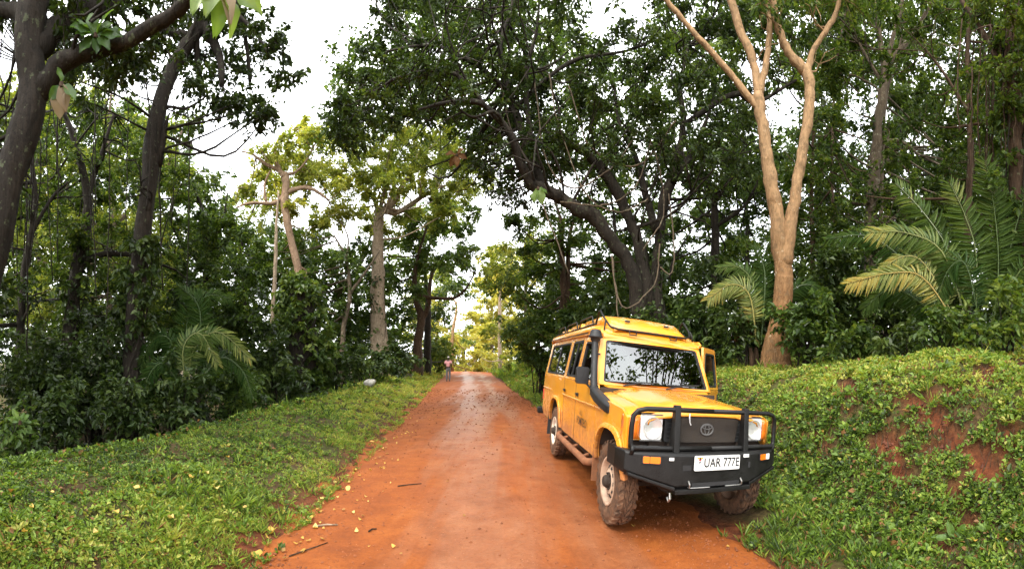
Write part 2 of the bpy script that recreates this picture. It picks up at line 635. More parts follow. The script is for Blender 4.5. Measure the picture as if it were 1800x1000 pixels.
def glass_material(name, tint=(.75, .85, .8), refl=1.0, dark=.0):
    t = NT(name)
    fr = t.n('ShaderNodeFresnel'); fr.inputs['IOR'].default_value = 1.62
    g = t.n('ShaderNodeBsdfGlossy'); g.inputs['Roughness'].default_value = .01
    tr = t.n('ShaderNodeBsdfTransparent'); tr.inputs['Color'].default_value = (*tint, 1)
    m = t.n('ShaderNodeMixShader')
    t.l(t.math('MULTIPLY', fr.outputs[0], refl), m.inputs[0])
    t.l(tr.outputs[0], m.inputs[1]); t.l(g.outputs[0], m.inputs[2])
    return t.done(m)


M_paint = paint_material()
M_tyre = tyre_material()
M_black = plain('black_steel', (.009, .0085, .008), .5, 0, .35, .4, 9, bump=.15)
M_blackplastic = plain('black_plastic', (.017, .017, .018), .55, 0, .4, .3, 14, bump=.2)
M_rubber = plain('rubber_seal', (.012, .012, .012), .6)
M_chrome = plain('chrome', (.8, .8, .8), .12, 1.0, .5, .1)
M_steel = plain('dull_steel', (.45, .44, .42), .4, .9, .5, .3)
M_rim = plain('dusty_rim', (.50, .34, .24), .6, .1, .4, .45, 7)
M_rimw = plain('white_rim', (.74, .62, .50), .5, .1, .4, .3, 7)
M_dark = plain('dark_interior', (.02, .02, .021), .8)
M_grey = plain('grey_trim', (.12, .115, .11), .7)
M_seat = plain('seat_cloth', (.34, .27, .19), .9, var=.2)
M_under = plain('muddy_chassis', (.04, .026, .018), .85, var=.5)
M_mud = plain('dried_mud', (.24, .095, .04), .95, var=.4, scale=12, bump=.5)
M_orange = plain('orange_lens', (.85, .20, .015), .18, 0, .6, .1, coat=.5)
M_lens = plain('white_lens', (.90, .90, .88), .12, 0, .8, .03, coat=1)  # opaque white, the headlights' sky reflection put into the colour
M_reflector = plain('reflector', (.80, .80, .77), .15, .35, .6, .08, coat=1)  # pale and barely metallic, bright sky put into its colour
M_white = plain('plate_white', (.84, .84, .82), .35, var=.05)
M_ink = plain('black_print', (.015, .015, .017), .5)
M_red = plain('red_print', (.55, .04, .03), .5)
M_yel = plain('yellow_print', (.75, .5, .04), .5)
M_mesh = plain('bug_screen', (.034, .025, .018), .8, var=.35, scale=18, bump=.5, bscale=260)
M_glass = glass_material('windscreen_glass', (.30, .34, .32), 3.2)
M_sideglass = glass_material('tinted_glass', (.10, .12, .11), 1.2)

veh = thing('safari_vehicle', 'yellow off road safari vehicle with black bull bar, snorkel and raised roof, passenger door open', 'vehicle',
            (VX, VY, 0), (VROLL, VPITCH, VYAW))


def vlocal(x, y, z):
    return Matrix.Translation((VX, VY, 0)) @ Matrix.Rotation(VYAW, 4, 'Z') @ Matrix.Rotation(VPITCH, 4, 'Y') @ Matrix.Rotation(VROLL, 4, 'X') @ Vector((x, y, z))


WB, WR = 3.16, .40
SY = .845


def lower(s, off=0.):            # lower body side plane (u = x, v = z)
    def fn(u, v, w):
        bow = .012 * math.sin(max(0, min(1, (v - .5) / .8)) * PI)
        tuck = .02 * max(0, (.62 - v) / .12)
        return (u, s * (SY + off + bow - tuck - w), v)
    return fn


def upper(s, off=0.):            # leaning upper body side
    def fn(u, v, w):
        return (u, s * (SY + off - .115 * (v - 1.29) / .66 - w), v)
    return fn


def archpts(cx, r, zc, z0, n=14):
    """points of a squarish wheel arch from rear bottom to front bottom"""
    out = []
    a0 = math.asin((z0 - zc) / r)
    for k in range(n + 1):
        a = PI - a0 - (PI - 2 * a0) * k / n
        x = math.copysign(abs(math.cos(a)) ** .72, math.cos(a)); z = math.copysign(abs(math.sin(a)) ** .8, math.sin(a))
        out.append((cx + r * x, zc + r * z * .98))
    return out


# ---- fenders
def fender(s):
    m = MB()
    arch = archpts(0, .47, .46, .50)
    out = [(-.635, .50)] + arch + [(.44, .56), (.455, 1.07), (.30, 1.125), (-.30, 1.16), (-.635, 1.19)]
    m.plate(out, [], .03, lower(s))
    # top of the fender
    rows = []
    for x in np.linspace(-.635, .452, 9):
        zc = 1.275 - .085 * (x + .635) / 1.09 - max(0, x - .33) ** 2 * 2.2
        rows.append([(x, s * .668, zc - .05), (x, s * .74, zc - .058), (x, s * .80, zc - .075), (x, s * .835, zc - .105), (x, s * SY, zc - .15)])
    m.grid(rows)
    o = m.build('fender', M_paint, veh, bevel=.006)
    # flare round the arch
    m = MB(); r1 = archpts(0, .50, .46, .50); r0 = archpts(0, .455, .455, .50)
    for i in range(len(r1) - 1):
        a, b, c, d = r0[i], r1[i], r1[i + 1], r0[i + 1]
        m.hexa([lower(s)(*a, 0), lower(s)(*b, 0), lower(s)(*c, 0), lower(s)(*d, 0)],
               [lower(s, .045)(*a, 0), lower(s, .028)(*b, 0), lower(s, .028)(*c, 0), lower(s, .045)(*d, 0)])
    m.build('fender_flare', M_paint, o, bevel=.008)
    # dark wheel well
    m = MB(); rows = []
    for (x, z) in archpts(0, .475, .46, .64):
        rows.append([(x, s * .82, z), (x, s * .42, z)])
    m.grid(rows).plate([(-.47, .5), (.47, .5), (.47, .93), (-.47, .93)], [], .02, lambda u, v, w: (u, s * (.42 - w), v))
    m.build('wheel_well', M_under, o)
    return o


def side_panels(s):
    # rear quarter with wheel arch
    arch = archpts(-WB, .50, .46, .50)
    m = MB()
    m.plate([(-4.70, .62), (-4.62, .50)] + arch + [(-2.605, .50), (-2.605, 1.29), (-4.72, 1.29)], [], .03, lower(s))
    m.plate([(-4.72, 1.292), (-2.605, 1.292), (-2.605, 1.93), (-4.60, 1.93)], [rrect(-4.45, -2.70, 1.33, 1.855, .05)], .03, upper(s))
    q = m.build('quarter_panel', M_paint, veh, bevel=.004)
    m = MB(); r1 = archpts(-WB, .53, .46, .50); r0 = archpts(-WB, .485, .455, .50)
    for i in range(len(r1) - 1):
        a, b, c, d = r0[i], r1[i], r1[i + 1], r0[i + 1]
        m.hexa([lower(s)(*a, 0), lower(s)(*b, 0), lower(s)(*c, 0), lower(s)(*d, 0)],
               [lower(s, .04)(*a, 0), lower(s, .024)(*b, 0), lower(s, .024)(*c, 0), lower(s, .04)(*d, 0)])
    m.build('fender_flare', M_paint, q, bevel=.008)
    m = MB(); rows = []
    for (x, z) in archpts(-WB, .505, .46, .40):
        rows.append([(x, s * .82, z), (x, s * .42, z)])
    m.grid(rows).plate([(-WB - .5, .4), (-WB + .5, .4), (-WB + .5, .95), (-WB - .5, .95)], [], .02, lambda u, v, w: (u, s * (.42 - w), v))
    m.build('wheel_well', M_under, q)
    window(s, rrect(-4.45, -2.70, 1.33, 1.855, .05), rrect(-4.42, -2.73, 1.36, 1.825, .04), upper(s), 'side_window', slider=-3.55)
    # rear door
    m = MB()
    m.plate([(-2.597, .50), (-1.753, .50), (-1.753, 1.29), (-2.597, 1.29)], [], .03, lower(s))
    m.plate([(-2.597, 1.292), (-1.753, 1.292), (-1.753, 1.93), (-2.597, 1.93)], [rrect(-2.51, -1.84, 1.33, 1.855, .05)], .03, upper(s))
    d = m.build('rear_door', M_paint, veh, bevel=.004)
    handle(s, -2.50, 1.115, d)
    window(s, rrect(-2.51, -1.84, 1.33, 1.855, .05), rrect(-2.48, -1.87, 1.36, 1.825, .04), upper(s), 'side_window', slider=-2.17)
    # pillar between doors, sill, crease, gutter
    m = MB()
    m.plate([(-1.75, .5), (-1.70, .5), (-1.70, 1.93), (-1.75, 1.93)], [], .02, lambda u, v, w: (u, s * (SY - .04 - w - max(0, v - 1.29) * .17), v))
    m.build('door_pillar', M_paint, veh)
    m = MB().box(-2.62, -.64, s * .80, s * .70, .44, .515)
    m.build('sill', M_black, veh, bevel=.01)
    for x0, x1 in ((-4.70, -3.72), (-2.60, -1.755), (-1.74, -.66), (-.62, -.30)):
        m = MB(); m.hexa([lower(s)(x0, 1.06, 0), lower(s)(x1, 1.06, 0), lower(s)(x1, 1.03, 0), lower(s)(x0, 1.03, 0)],
               [lower(s, .011)(x0, 1.052, 0), lower(s, .011)(x1, 1.052, 0), lower(s, .007)(x1, 1.034, 0), lower(s, .007)(x0, 1.034, 0)])
        m.build('body_crease', M_paint, veh, bevel=.004)
    m = MB()
    m.hexa([(-4.60, s * .735, 1.93), (-1.05, s * .735, 1.90), (-1.05, s * .735, 1.925), (-4.60, s * .735, 1.955)],
           [(-4.60, s * .775, 1.928), (-1.05, s * .775, 1.898), (-1.05, s * .775, 1.920), (-4.60, s * .775, 1.950)])
    m.build('roof_gutter', [M_paint], veh, bevel=.004)
    m = MB().hexa([(-4.58, s * .772, 1.951), (-1.55, s * .772, 1.926), (-1.55, s * .772, 1.938), (-4.58, s * .772, 1.963)],
                  [(-4.58, s * .785, 1.951), (-1.55, s * .785, 1.926), (-1.55, s * .785, 1.936), (-4.58, s * .785, 1.961)])
    m.build('gutter_strip', M_rubber, veh)


def handle(s, x, z, parent):
    m = MB()
    m.box(x - .055, x + .055, s * (SY + .006), s * (SY + .018), z - .022, z + .022)
    m.box(x - .045, x + .045, s * (SY + .018), s * (SY + .034), z - .004, z + .014)
    return m.build('handle', M_blackplastic, parent, bevel=.005)


def window(s, hole, inner, fn, name, slider=None, parent=None):
    w = MB()
    w.plate(hole, [inner], .022, lambda u, v, t: fn(u, v, t - .004))
    f = w.build(name, M_rubber, parent or veh)
    g = MB(); g.plate(inner, [], .004, lambda u, v, t: fn(u, v, t + .012))
    g.build('pane', M_sideglass, f)
    if slider is not None:
        b = MB(); z0 = min(p[1] for p in inner); z1 = max(p[1] for p in inner)
        b.plate([(slider - .018, z0), (slider + .018, z0), (slider + .018, z1), (slider - .018, z1)], [], .014, lambda u, v, t: fn(u, v, t - .001))
        b.build('window_bar', M_rubber, f)
    return f


def front_door(s, T=None):
    """front door; T maps body coordinates to the swung-open position"""
    T = T or (lambda p: p)
    lo = lambda u, v, w: T(lower(s)(u, v, w)); up = lambda u, v, w: T(upper(s)(u, v, w))
    win = rpoly([(-1.665, 1.33), (-.855, 1.33), (-1.10, 1.80), (-1.665, 1.82)], .05)
    wini = rpoly([(-1.64, 1.355), (-.895, 1.355), (-1.115, 1.775), (-1.64, 1.795)], .04)
    m = MB()
    m.plate([(-1.743, .50), (-.645, .50), (-.645, 1.20), (-.70, 1.29), (-1.743, 1.29)], [], .045, lo)
    m.plate([(-1.743, 1.292), (-.735, 1.292), (-1.04, 1.875), (-1.743, 1.895)], [win], .04, up)
    d = m.build('front_door', M_paint, veh, bevel=.005)
    w = MB(); w.plate(win, [wini], .045, lambda u, v, t: up(u, v, t - .003))
    f = w.build('window_seal', M_rubber, d)
    g = MB(); g.plate(wini, [], .004, lambda u, v, t: up(u, v, t + .018)); g.build('pane', M_sideglass, d)
    m = MB(); m.plate([(-1.70, .56), (-.72, .56), (-.72, 1.24), (-1.70, 1.24)], [], .012, lambda u, v, t: lo(u, v, t + .047))
    m.box  # inner trim panel
    m.build('door_trim', M_grey, d)
    h = MB(); x, z = -1.60, 1.115
    for (x0, x1, y0, y1, z0, z1) in ((x - .055, x + .055, .006, .018, z - .022, z + .022), (x - .045, x + .045, .018, .034, z - .004, z + .014)):
        pts = [T((a, s * (SY + b), c)) for a in (x0, x1) for b in (y0, y1) for c in (z0, z1)]
        h.add(pts, [(0, 1, 3, 2), (4, 6, 7, 5), (0, 4, 5, 1), (2, 3, 7, 6), (0, 2, 6, 4), (1, 5, 7, 3)])
    h.build('handle', M_blackplastic, d)
    return d


for s in (-1, 1):
    fender(s)
    side_panels(s)
fd = front_door(-1)
OPEN = math.radians(46)
hx, hy_ = -.66, .845


def swing(p):
    dx, dy = p[0] - hx, p[1] - hy_
    c, s_ = math.cos(-OPEN), math.sin(-OPEN)
    return (hx + c * dx - s_ * dy - .20, hy_ + s_ * dx + c * dy - .14, p[2] + .03)


od = front_door(1, swing)
od['label'] = 'passenger door standing open, seen past the windscreen'
# white sticker on the open door glass
m = MB(); m.plate([(-1.55, 1.70), (-1.38, 1.70), (-1.38, 1.755), (-1.55, 1.755)], [], .002, lambda u, v, t: swing(upper(1)(u, v, t + .024)))
m.build('sticker', M_white, od)

# dark shut lines between the panels
for s in (-1, 1):
    for x in (-.640, -1.748, -2.601):
        m = MB().plate([(x - .005, .51), (x + .005, .51), (x + .005, 1.285), (x - .005, 1.285)], [], .01, lower(s, .0005))
        if x < -1: m.plate([(x - .005, 1.295), (x + .005, 1.295), (x + .005, 1.92), (x - .005, 1.92)], [], .01, upper(s, .0005))
        m.build('shut_line', M_rubber, veh)

# ---- lettering on the near front door
def text_mesh(body, size, fn, mat, name, parent, extr=.0015, shear=0., weight=0.0, spacing=1.0):
    cu = bpy.data.curves.new('t', 'FONT'); cu.body = body; cu.size = size; cu.align_x = 'CENTER'; cu.align_y = 'CENTER'
    cu.shear = shear; cu.offset = weight; cu.resolution_u = 3; cu.space_character = spacing
    o = bpy.data.objects.new('t', cu); C.objects.link(o)
    dg = bpy.context.evaluated_depsgraph_get(); dg.update()
    me0 = o.evaluated_get(dg).to_mesh()
    vs = [fn(v.co.x, v.co.y) for v in me0.vertices]; fs = [tuple(p.vertices) for p in me0.polygons]
    o.evaluated_get(dg).to_mesh_clear(); bpy.data.objects.remove(o); bpy.data.curves.remove(cu)
    me = bpy.data.meshes.new(name); me.from_pydata(vs, [], fs); me.materials.append(mat); me.update()
    return link(bpy.data.objects.new(name, me), parent)


def door_print(cx, cz):
    # reading direction on the vehicle's right side runs towards its rear... seen from outside, +u is forward
    return lambda u, v: (cx + u, -(SY + .016), cz + v)


text_mesh('ALU', .085, door_print(-1.27, .905), M_ink, 'lettering', fd)
text_mesh('FOMTEO', .135, door_print(-1.22, .80), M_ink, 'lettering', fd, weight=.002)

# ---- bonnet
rows = []
for x in (-.635, -.45, -.2, .05, .25, .36, .43, .475, .50, .51):
    zc = 1.285 - .09 * (x + .635) / 1.09 - max(0, x - .30) ** 2 * 1.3
    if x > .42: zc -= (x - .42) ** 2 * 4.5
    row = []
    for y in (-.66, -.645, -.56, -.42, -.36, -.2, 0, .2, .36, .42, .56, .645, .66):
        ay = abs(y)
        z = zc - .03 * (ay / .66) ** 2 - (.02 if ay > .64 else 0) - (.03 if ay > .655 else 0) + (.014 if ay < .4 else 0)
        row.append((x, y, z))
    rows.append(row)
MB().grid(rows).build('bonnet', M_paint, veh, smooth=True, solid=.015)
MB().hexa([(-.66, -.70, 1.27), (-.66, .70, 1.27), (-.66, .70, 1.285), (-.66, -.70, 1.285)],
          [(-.775, -.74, 1.285), (-.775, .74, 1.285), (-.775, .74, 1.30), (-.775, -.74, 1.30)]).build('cowl', M_paint, veh)
# engine bay filling and firewall
MB().box(-.63, .43, -.60, .60, .55, 1.08).box(-.66, -.64, -.80, .80, .5, 1.27).build('engine_bay', M_under, veh)

# ---- windscreen
WBX, WBZ, WTX, WTZ = -.735, 1.30, -1.03, 1.835


def wsfn(off=0):
    dx, dz = WTX - WBX, WTZ - WBZ; L = math.hypot(dx, dz)
    nx_, nz_ = dz / L, -dx / L
    def fn(u, v, w):
        k = v
        curve = .05 * (1 - (u / .8) ** 2)
        return (WBX + dx * k + nx_ * (off - w) + curve - .03, u, WBZ + dz * k + nz_ * (off - w))
    return fn


frame_out = [(-.80, -.02), (-.4, -.02), (0, -.02), (.4, -.02), (.80, -.02), (.715, 1.12), (.4, 1.12), (0, 1.12), (-.4, 1.12), (-.715, 1.12)]
def wsloop(b, t, z0, z1, r=.05):
    pts = rpoly([(-b, z0), (b, z0), (t, z1), (-t, z1)], r, 4)
    out = []
    for i in range(len(pts)):
        p, q = pts[i], pts[(i + 1) % len(pts)]
        n = max(1, int(abs(q[0] - p[0]) / .12))
        for k in range(n): out.append((p[0] + (q[0] - p[0]) * k / n, p[1] + (q[1] - p[1]) * k / n))
    return out
h1 = wsloop(.742, .668, .035, .965)
h2 = wsloop(.722, .648, .065, .94)
m = MB().plate(frame_out, [h1], .05, wsfn(.02)); m.build('windscreen_frame', M_paint, veh, bevel=.006)
m = MB().plate(h1, [h2], .03, wsfn(.018)); wsf = m.build('windscreen_seal', M_rubber, veh)
m = MB().plate(h2, [], .005, wsfn(.0)); m.build('windscreen', M_glass, veh)
# wipers
for (y0, y1, z0, z1) in ((-.50, -.02, .045, .085), (.08, .60, .05, .10)):
    f_ = wsfn(.04); m = MB()
    m.tube([f_(y0, -.03, 0), f_((y0 + y1) / 2, z0 + .02, 0)], .009, 6)
    m.tube([f_(y0 + .02, z0, 0), f_((y0 + y1) / 2, z0 + .025, 0), f_(y1, z1, 0)], .008, 6)
    m.build('wiper', M_blackplastic, veh)

# ---- roof shell
rows = []
prof = [(.775, 1.93), (.785, 1.965), (.765, 2.01), (.70, 2.045), (.55, 2.06), (.25, 2.075), (0, 2.08)]
for x, dz, k in ((-1.02, -.235, .93), (-1.06, -.175, .945), (-1.15, -.10, .965), (-1.30, -.035, .985), (-1.55, -.01, 1), (-3.0, 0, 1), (-4.45, 0, 1), (-4.62, -.03, .99), (-4.70, -.11, .97)):
    pr = []
    for y, z in prof: pr.append((y * k, max(z + dz * (.35 + .65 * (z - 1.93) / .15), 1.86)))
    rows.append([(x, -y, z) for y, z in pr] + [(x, y, z) for y, z in pr[::-1][1:]])
MB().grid(rows).build('roof', M_paint, veh, smooth=True, solid=.02)
# A pillar sides that carry the gutter forward above the doors
for s in (-1, 1):
    m = MB()
    m.plate([(-1.745, 1.90), (-1.05, 1.88), (-1.02, 1.865), (-1.0, 1.90), (-1.06, 1.95), (-1.745, 1.95)], [], .03, lambda u, v, w: (u, s * (.745 - w), v))
    m.build('cant_rail', M_paint, veh)
# rear wall
m = MB()
m.plate([(-.80, .62), (.80, .62), (.82, 1.29), (.74, 1.95), (-.74, 1.95), (-.82, 1.29)], [rrect(-.62, .62, 1.35, 1.84, .06)], .03, lambda u, v, w: (-4.72 + w + .10 * max(0, v - 1.29), u, v))
rw = m.build('tailgate', M_paint, veh, bevel=.004)
m = MB().plate(rrect(-.62, .62, 1.35, 1.84, .06), [], .004, lambda u, v, w: (-4.71 + w + .10 * max(0, v - 1.29), u, v)); m.build('pane', M_sideglass, rw)

# ---- raised lids of the game-viewing roof
def lid(x0, x1, x2, z0, z1, hw0, hw1, name):
    rows = []
    for x, z, hw_ in ((x0, z0 - .02, hw0), (x0 - .02, z0 + .012, hw0 - .004), (x0 - (x0 - x1) * .5, (z0 + z1) / 2 + .012, (hw0 + hw1) / 2), (x1 + .03, z1 - .012, hw1 + .004), (x1 - .05, z1, hw1), (x2 + .06, z1 + .005, hw1), (x2 + .01, z1 - .03, hw1), (x2, z0 - .02, hw1)):
        lowz = 2.03 if x < -1.5 else min(z, 1.99 + (x0 - x) * .12)
        rows.append([(x, -hw_ - .025, lowz), (x, -hw_ - .012, z - .022), (x, -hw_ + .03, z), (x, -hw_ * .5, z + .014), (x, 0, z + .018), (x, hw_ * .5, z + .014), (x, hw_ - .03, z), (x, hw_ + .012, z - .022), (x, hw_ + .025, lowz)])
    return MB().grid(rows).build(name, M_paint, veh, smooth=True, solid=.012)


l1 = lid(-1.10, -1.56, -2.55, 1.985, 2.185, .52, .575, 'roof_hatch')
lid(-2.70, -2.86, -3.60, 2.06, 2.185, .575, .575, 'roof_hatch')
lid(-3.72, -3.86, -4.50, 2.06, 2.165, .575, .575, 'roof_hatch')
for y in (-.30, .30):
    m = MB().box(-1.30, -1.27, y - .035, y + .035, 2.105, 2.125); m.build('vent', M_blackplastic, l1)
# black rails round the hatches
m = MB()
front = [(-1.60, -.66, 2.06), (-1.50, -.66, 2.215), (-1.44, -.655, 2.225), (-1.22, -.64, 2.09), (-1.10, -.60, 2.00), (-1.06, -.50, 1.975), (-1.04, -.2, 1.972), (-1.04, .2, 1.972), (-1.06, .50, 1.975), (-1.10, .60, 2.00), (-1.22, .64, 2.09), (-1.44, .655, 2.225), (-1.50, .66, 2.215), (-1.60, .66, 2.06)]
m.tube(front, .014, 8)
m.tube([(-1.14, -.67, 1.93), (-1.15, -.66, 2.03), (-1.19, -.645, 2.08)], .012, 6)
m.tube([(-1.14, .67, 1.93), (-1.15, .66, 2.03), (-1.19, .645, 2.08)], .012, 6)
for y in (-.30, .30):
    m.tube([(-1.04, y - .05, 1.972), (-1.02, y - .05, 1.925), (-1.02, y + .05, 1.925), (-1.04, y + .05, 1.972)], .009, 6)
m.build('front_rail', M_black, veh, smooth=True)
for s in (-1, 1):
    m = MB()
    for (a, b) in ((-1.75, -2.62), (-2.75, -3.62), (-3.75, -4.50)):
        m.tube([(a, s * .66, 2.05), (a - .07, s * .66, 2.175), (a - .12, s * .66, 2.19), (b + .12, s * .66, 2.185), (b + .05, s * .66, 2.17), (b, s * .66, 2.05)], .013, 6)
    m.tube([(-1.45, s * .70, 2.052), (-4.5, s * .70, 2.056)], .012, 6)
    m.build('side_rail', M_black, veh, smooth=True)

# ---- front: fascia, grille, lamps
NX = .47
fo = [(-.835, .80), (.835, .80), (.842, 1.03), (.80, 1.09), (.66, 1.135), (.3, 1.15), (-.3, 1.15), (-.66, 1.135), (-.80, 1.09), (-.842, 1.03)]
holes = [rrect(-.46, .46, .87, 1.10, .02)] + [rrect(min(s * .495, s * .80), max(s * .495, s * .80), .875, 1.105, .02) for s in (-1, 1)]
MB().plate(fo, holes, .04, lambda u, v, w: (NX - w - .05 * max(0, abs(u) - .6) ** 2 * 4, u, v)).build('front_panel', M_paint, veh, bevel=.006)
for s in (-1, 1):
    m = MB().plate(rrect(min(s * .50, s * .725), max(s * .50, s * .725), .88, 1.10, .03), [], .05, lambda u, v, w: (NX + .022 - w, u, v))
    h = m.build('headlight', M_lens, veh, bevel=.012, seg=3)
    m = MB().lathe([(.0, .0), (.06, .004), (.082, .012), (.09, .022), (.096, .022)], 24, Matrix.Translation((NX + .024, s * .605, .99)) @ Matrix.Rotation(PI / 2, 4, 'Y'))
    m.build('reflector', M_reflector, h, smooth=True)
    for z0, z1 in ((1.098, 1.108), (.872, .882)): MB().box(NX + .012, NX + .026, min(s * .50, s * .725), max(s * .50, s * .725), z0, z1).build('lamp_trim', M_grey, h)
    # wrap-round amber corner lamp
    m = MB()
    a = [(NX + .016, .735), (NX + .006, .80), (NX - .05, .848), (NX - .15, .858)]
    m.grid([[(x, s * y, .885) for x, y in a], [(x + .004, s * (y + .004), .95) for x, y in a], [(x + .004, s * (y + .004), 1.04) for x, y in a], [(x, s * y, 1.085) for x, y in a]])
    m.build('corner_lamp', M_orange, veh, smooth=True, solid=.02)
# grille
m = MB()
m.plate(rrect(-.47, .47, .865, 1.105, .02), [rrect(-.44, .44, .89, 1.08, .02)], .04, lambda u, v, w: (NX + .012 - w, u, v))
gr = m.build('grille', M_blackplastic, veh, bevel=.004)
for k in range(5):
    z = .905 + k * .0385
    MB().box(NX + .003, NX + .016, -.445, .445, z, z + .014).build('slat', M_blackplastic, gr)
MB().box(NX + .0005, NX + .003, -.462, .462, .872, 1.098).build('grille_backing', M_dark, gr)  # thin black plate added to stand for the dark depth behind the slats
m = MB().plate([(-.415, .865), (.36, .865), (.40, 1.11), (-.395, 1.11)], [], .006, lambda u, v, w: (NX + .028 - w, u, v)); m.build('bug_screen', M_mesh, gr)
# oval badge of three interlocking rings
def ring(m, a, b, cy, cz, r, x):
    m.tube([(x, cy + a * math.cos(t), cz + b * math.sin(t)) for t in np.linspace(0, 2 * PI, 25)], r, 5, cap=False)
m = MB(); ring(m, .072, .05, 0, .985, .009, NX + .034); ring(m, .025, .046, 0, .985, .0055, NX + .036); ring(m, .055, .018, 0, 1.008, .0055, NX + .037)
bd = m.build('badge', M_grey, gr, smooth=True)
# pale cord hanging in front of the screen
MB().tube([(NX + .04, -.215, 1.13), (NX + .05, -.22, 1.09), (NX + .05, -.215, 1.05), (NX + .05, -.20, 1.025)], .006, 5).build('cord', M_white, gr)

# ---- bull bar and steel bumper
m = MB()
for s in (-1, 1):
    m.tube([(.60, 0, 1.165), (.60, s * .40, 1.165), (.595, s * .72, 1.16), (.585, s * .80, 1.14), (.575, s * .838, 1.095), (.565, s * .845, 1.0), (.565, s * .845, .87), (.57, s * .835, .835), (.585, s * .80, .826), (.60, s * .42, .826), (.60, 0, .826)], .023, 10)
    m.tube([(.585, s * .825, .84), (.575, s * .83, .77)], .022, 8)
bb = m.build('bull_bar', M_black, veh, smooth=True)
for s in (-1, 1):
    m = MB().hexa([(.625, s * .375, 1.205), (.655, s * .375, .78), (.655, s * .435, .78), (.625, s * .435, 1.205)],
                  [(.56, s * .375, 1.205), (.53, s * .375, .78), (.53, s * .435, .78), (.56, s * .435, 1.205)])
    m.build('upright', M_black, bb, bevel=.008)
secs = [(-.93, .18, .40, .80, .63), (-.885, .28, .555, .80, .61), (-.78, .25, .615, .80, .585), (-.43, .25, .705, .80, .495), (.43, .25, .705, .80, .495), (.78, .25, .615, .80, .585), (.885, .28, .555, .80, .61), (.93, .18, .40, .80, .63)]
m = MB(); rows = []
for (y, xb, xf, zt, zb) in secs:
    rows.append([(xb, y, zt), (xf - .02, y, zt), (xf, y, zt - .02), (xf, y, zb + .03), (xf - .03, y, zb), (xb, y, zb)])
m.grid(rows, closed=True)
m.add(rows[0], [(0, 1, 2, 3, 4, 5)]); m.add(rows[-1], [(5, 4, 3, 2, 1, 0)])
bp = m.build('bumper', M_black, veh, bevel=.008)
# lower lip of the wings, and centre section
m = MB()
for s in (-1, 1):
    m.hexa([(.715, s * .43, .515), (.715, s * .43, .485), (.60, s * .43, .46), (.60, s * .43, .515)],
           [(.60, s * .86, .625), (.60, s * .86, .60), (.46, s * .86, .58), (.46, s * .86, .625)])
m.box(.40, .725, -.43, .43, .455, .494)
m.build('bumper_lip', M_black, bp, bevel=.005)
# recessed letterbox, fairlead slot with steel shackles
MB().box(.700, .709, -.25, .30, .512, .545).build('winch_slot', M_dark, bp)
for y in (-.29, .31):
    MB().tube([(.71, y, .51), (.735, y, .515), (.74, y, .54), (.71, y, .565)], .008, 6).build('shackle', M_steel, bp)
for y0, y1 in ((-.29, -.06), (.12, .31)):
    MB().tube([(.722, y0, .508), (.722, y1, .507)], .006, 6).build('guide_bar', M_steel, bp)
MB().tube([(.62, -.43, .45), (.63, -.43, .40), (.60, -.43, .37), (.575, -.43, .40)], .012, 6).build('tow_hook', M_steel, bp)
MB().box(.706, .711, -.36, -.27, .655, .70).build('bumper_slot', M_dark, bp); MB().box(.706, .711, .40, .428, .655, .71).build('bumper_slot', M_dark, bp)
for s in (-1, 1):
    # indicator lamp set in the wing
    A = Vector((.705, s * .43, .735)); B = Vector((.615, s * .78, .735)); d = (B - A).normalized(); nrm = Vector((abs(d.y), -d.x * (1 if d.y > 0 else -1), 0)).normalized()
    if nrm.x < 0: nrm = -nrm
    def wing(u, v, w): return A + d * u + Vector((0, 0, v)) + nrm * (.004 + w)
    m = MB().plate(rrect(.145, .325, -.032, .040, .01), [], .010, lambda u, v, w: wing(u, v, w)); lf = m.build('lamp_frame', M_blackplastic, bp)
    m = MB().plate(rrect(.155, .25, -.024, .032, .008), [], .014, lambda u, v, w: wing(u, v, w)); m.build('indicator_lamp', M_orange, bp, bevel=.004)
    m = MB().plate(rrect(.253, .315, -.024, .032, .008), [], .013, lambda u, v, w: wing(u, v, w)); m.build('side_lamp', M_lens if s > 0 else M_orange, bp, bevel=.004)
MB().box(.690, .699, -.50, -.445, .74, .765).build('marker_lamp', M_lens, bp)
MB().box(.706, .714, .335, .40, .755, .785).build('marker_lamp', M_lens, bp)
# number plate
pl = MB().plate(rrect(-.25, .275, .655, .785, .012), [], .004, lambda u, v, w: (.722 + w, u, v)).build('number_plate', M_white, veh, bevel=.002)
rim_ = MB().plate(rrect(-.25, .275, .655, .785, .012), [rrect(-.243, .268, .661, .779, .01)], .003, lambda u, v, w: (.7262 + w, u, v)).build('plate_rim', M_white, pl)
text_mesh('UAR 777E', .112, lambda u, v: (.7275, .062 + u * .86, .718 + v), M_ink, 'lettering', pl, weight=.0024, spacing=1.02)
m = MB()
m.add([(.7275, -.215, .755), (.7275, -.165, .755), (.7275, -.19, .738)], [(0, 1, 2)], 0)
m.add([(.7275, -.222, .770), (.7275, -.158, .770), (.7275, -.158, .758), (.7275, -.222, .758)], [(0, 1, 2, 3)], 1)
m.add([(.7278, -.197, .768), (.7278, -.183, .768), (.7278, -.183, .750), (.7278, -.197, .750)], [(0, 1, 2, 3)], 2)
m.add([(.7275, -.20, .736), (.7275, -.18, .736), (.7275, -.19, .70)], [(0, 1, 2)], 2)
m.build('plate_emblem', [M_red, M_yel, M_ink], pl)

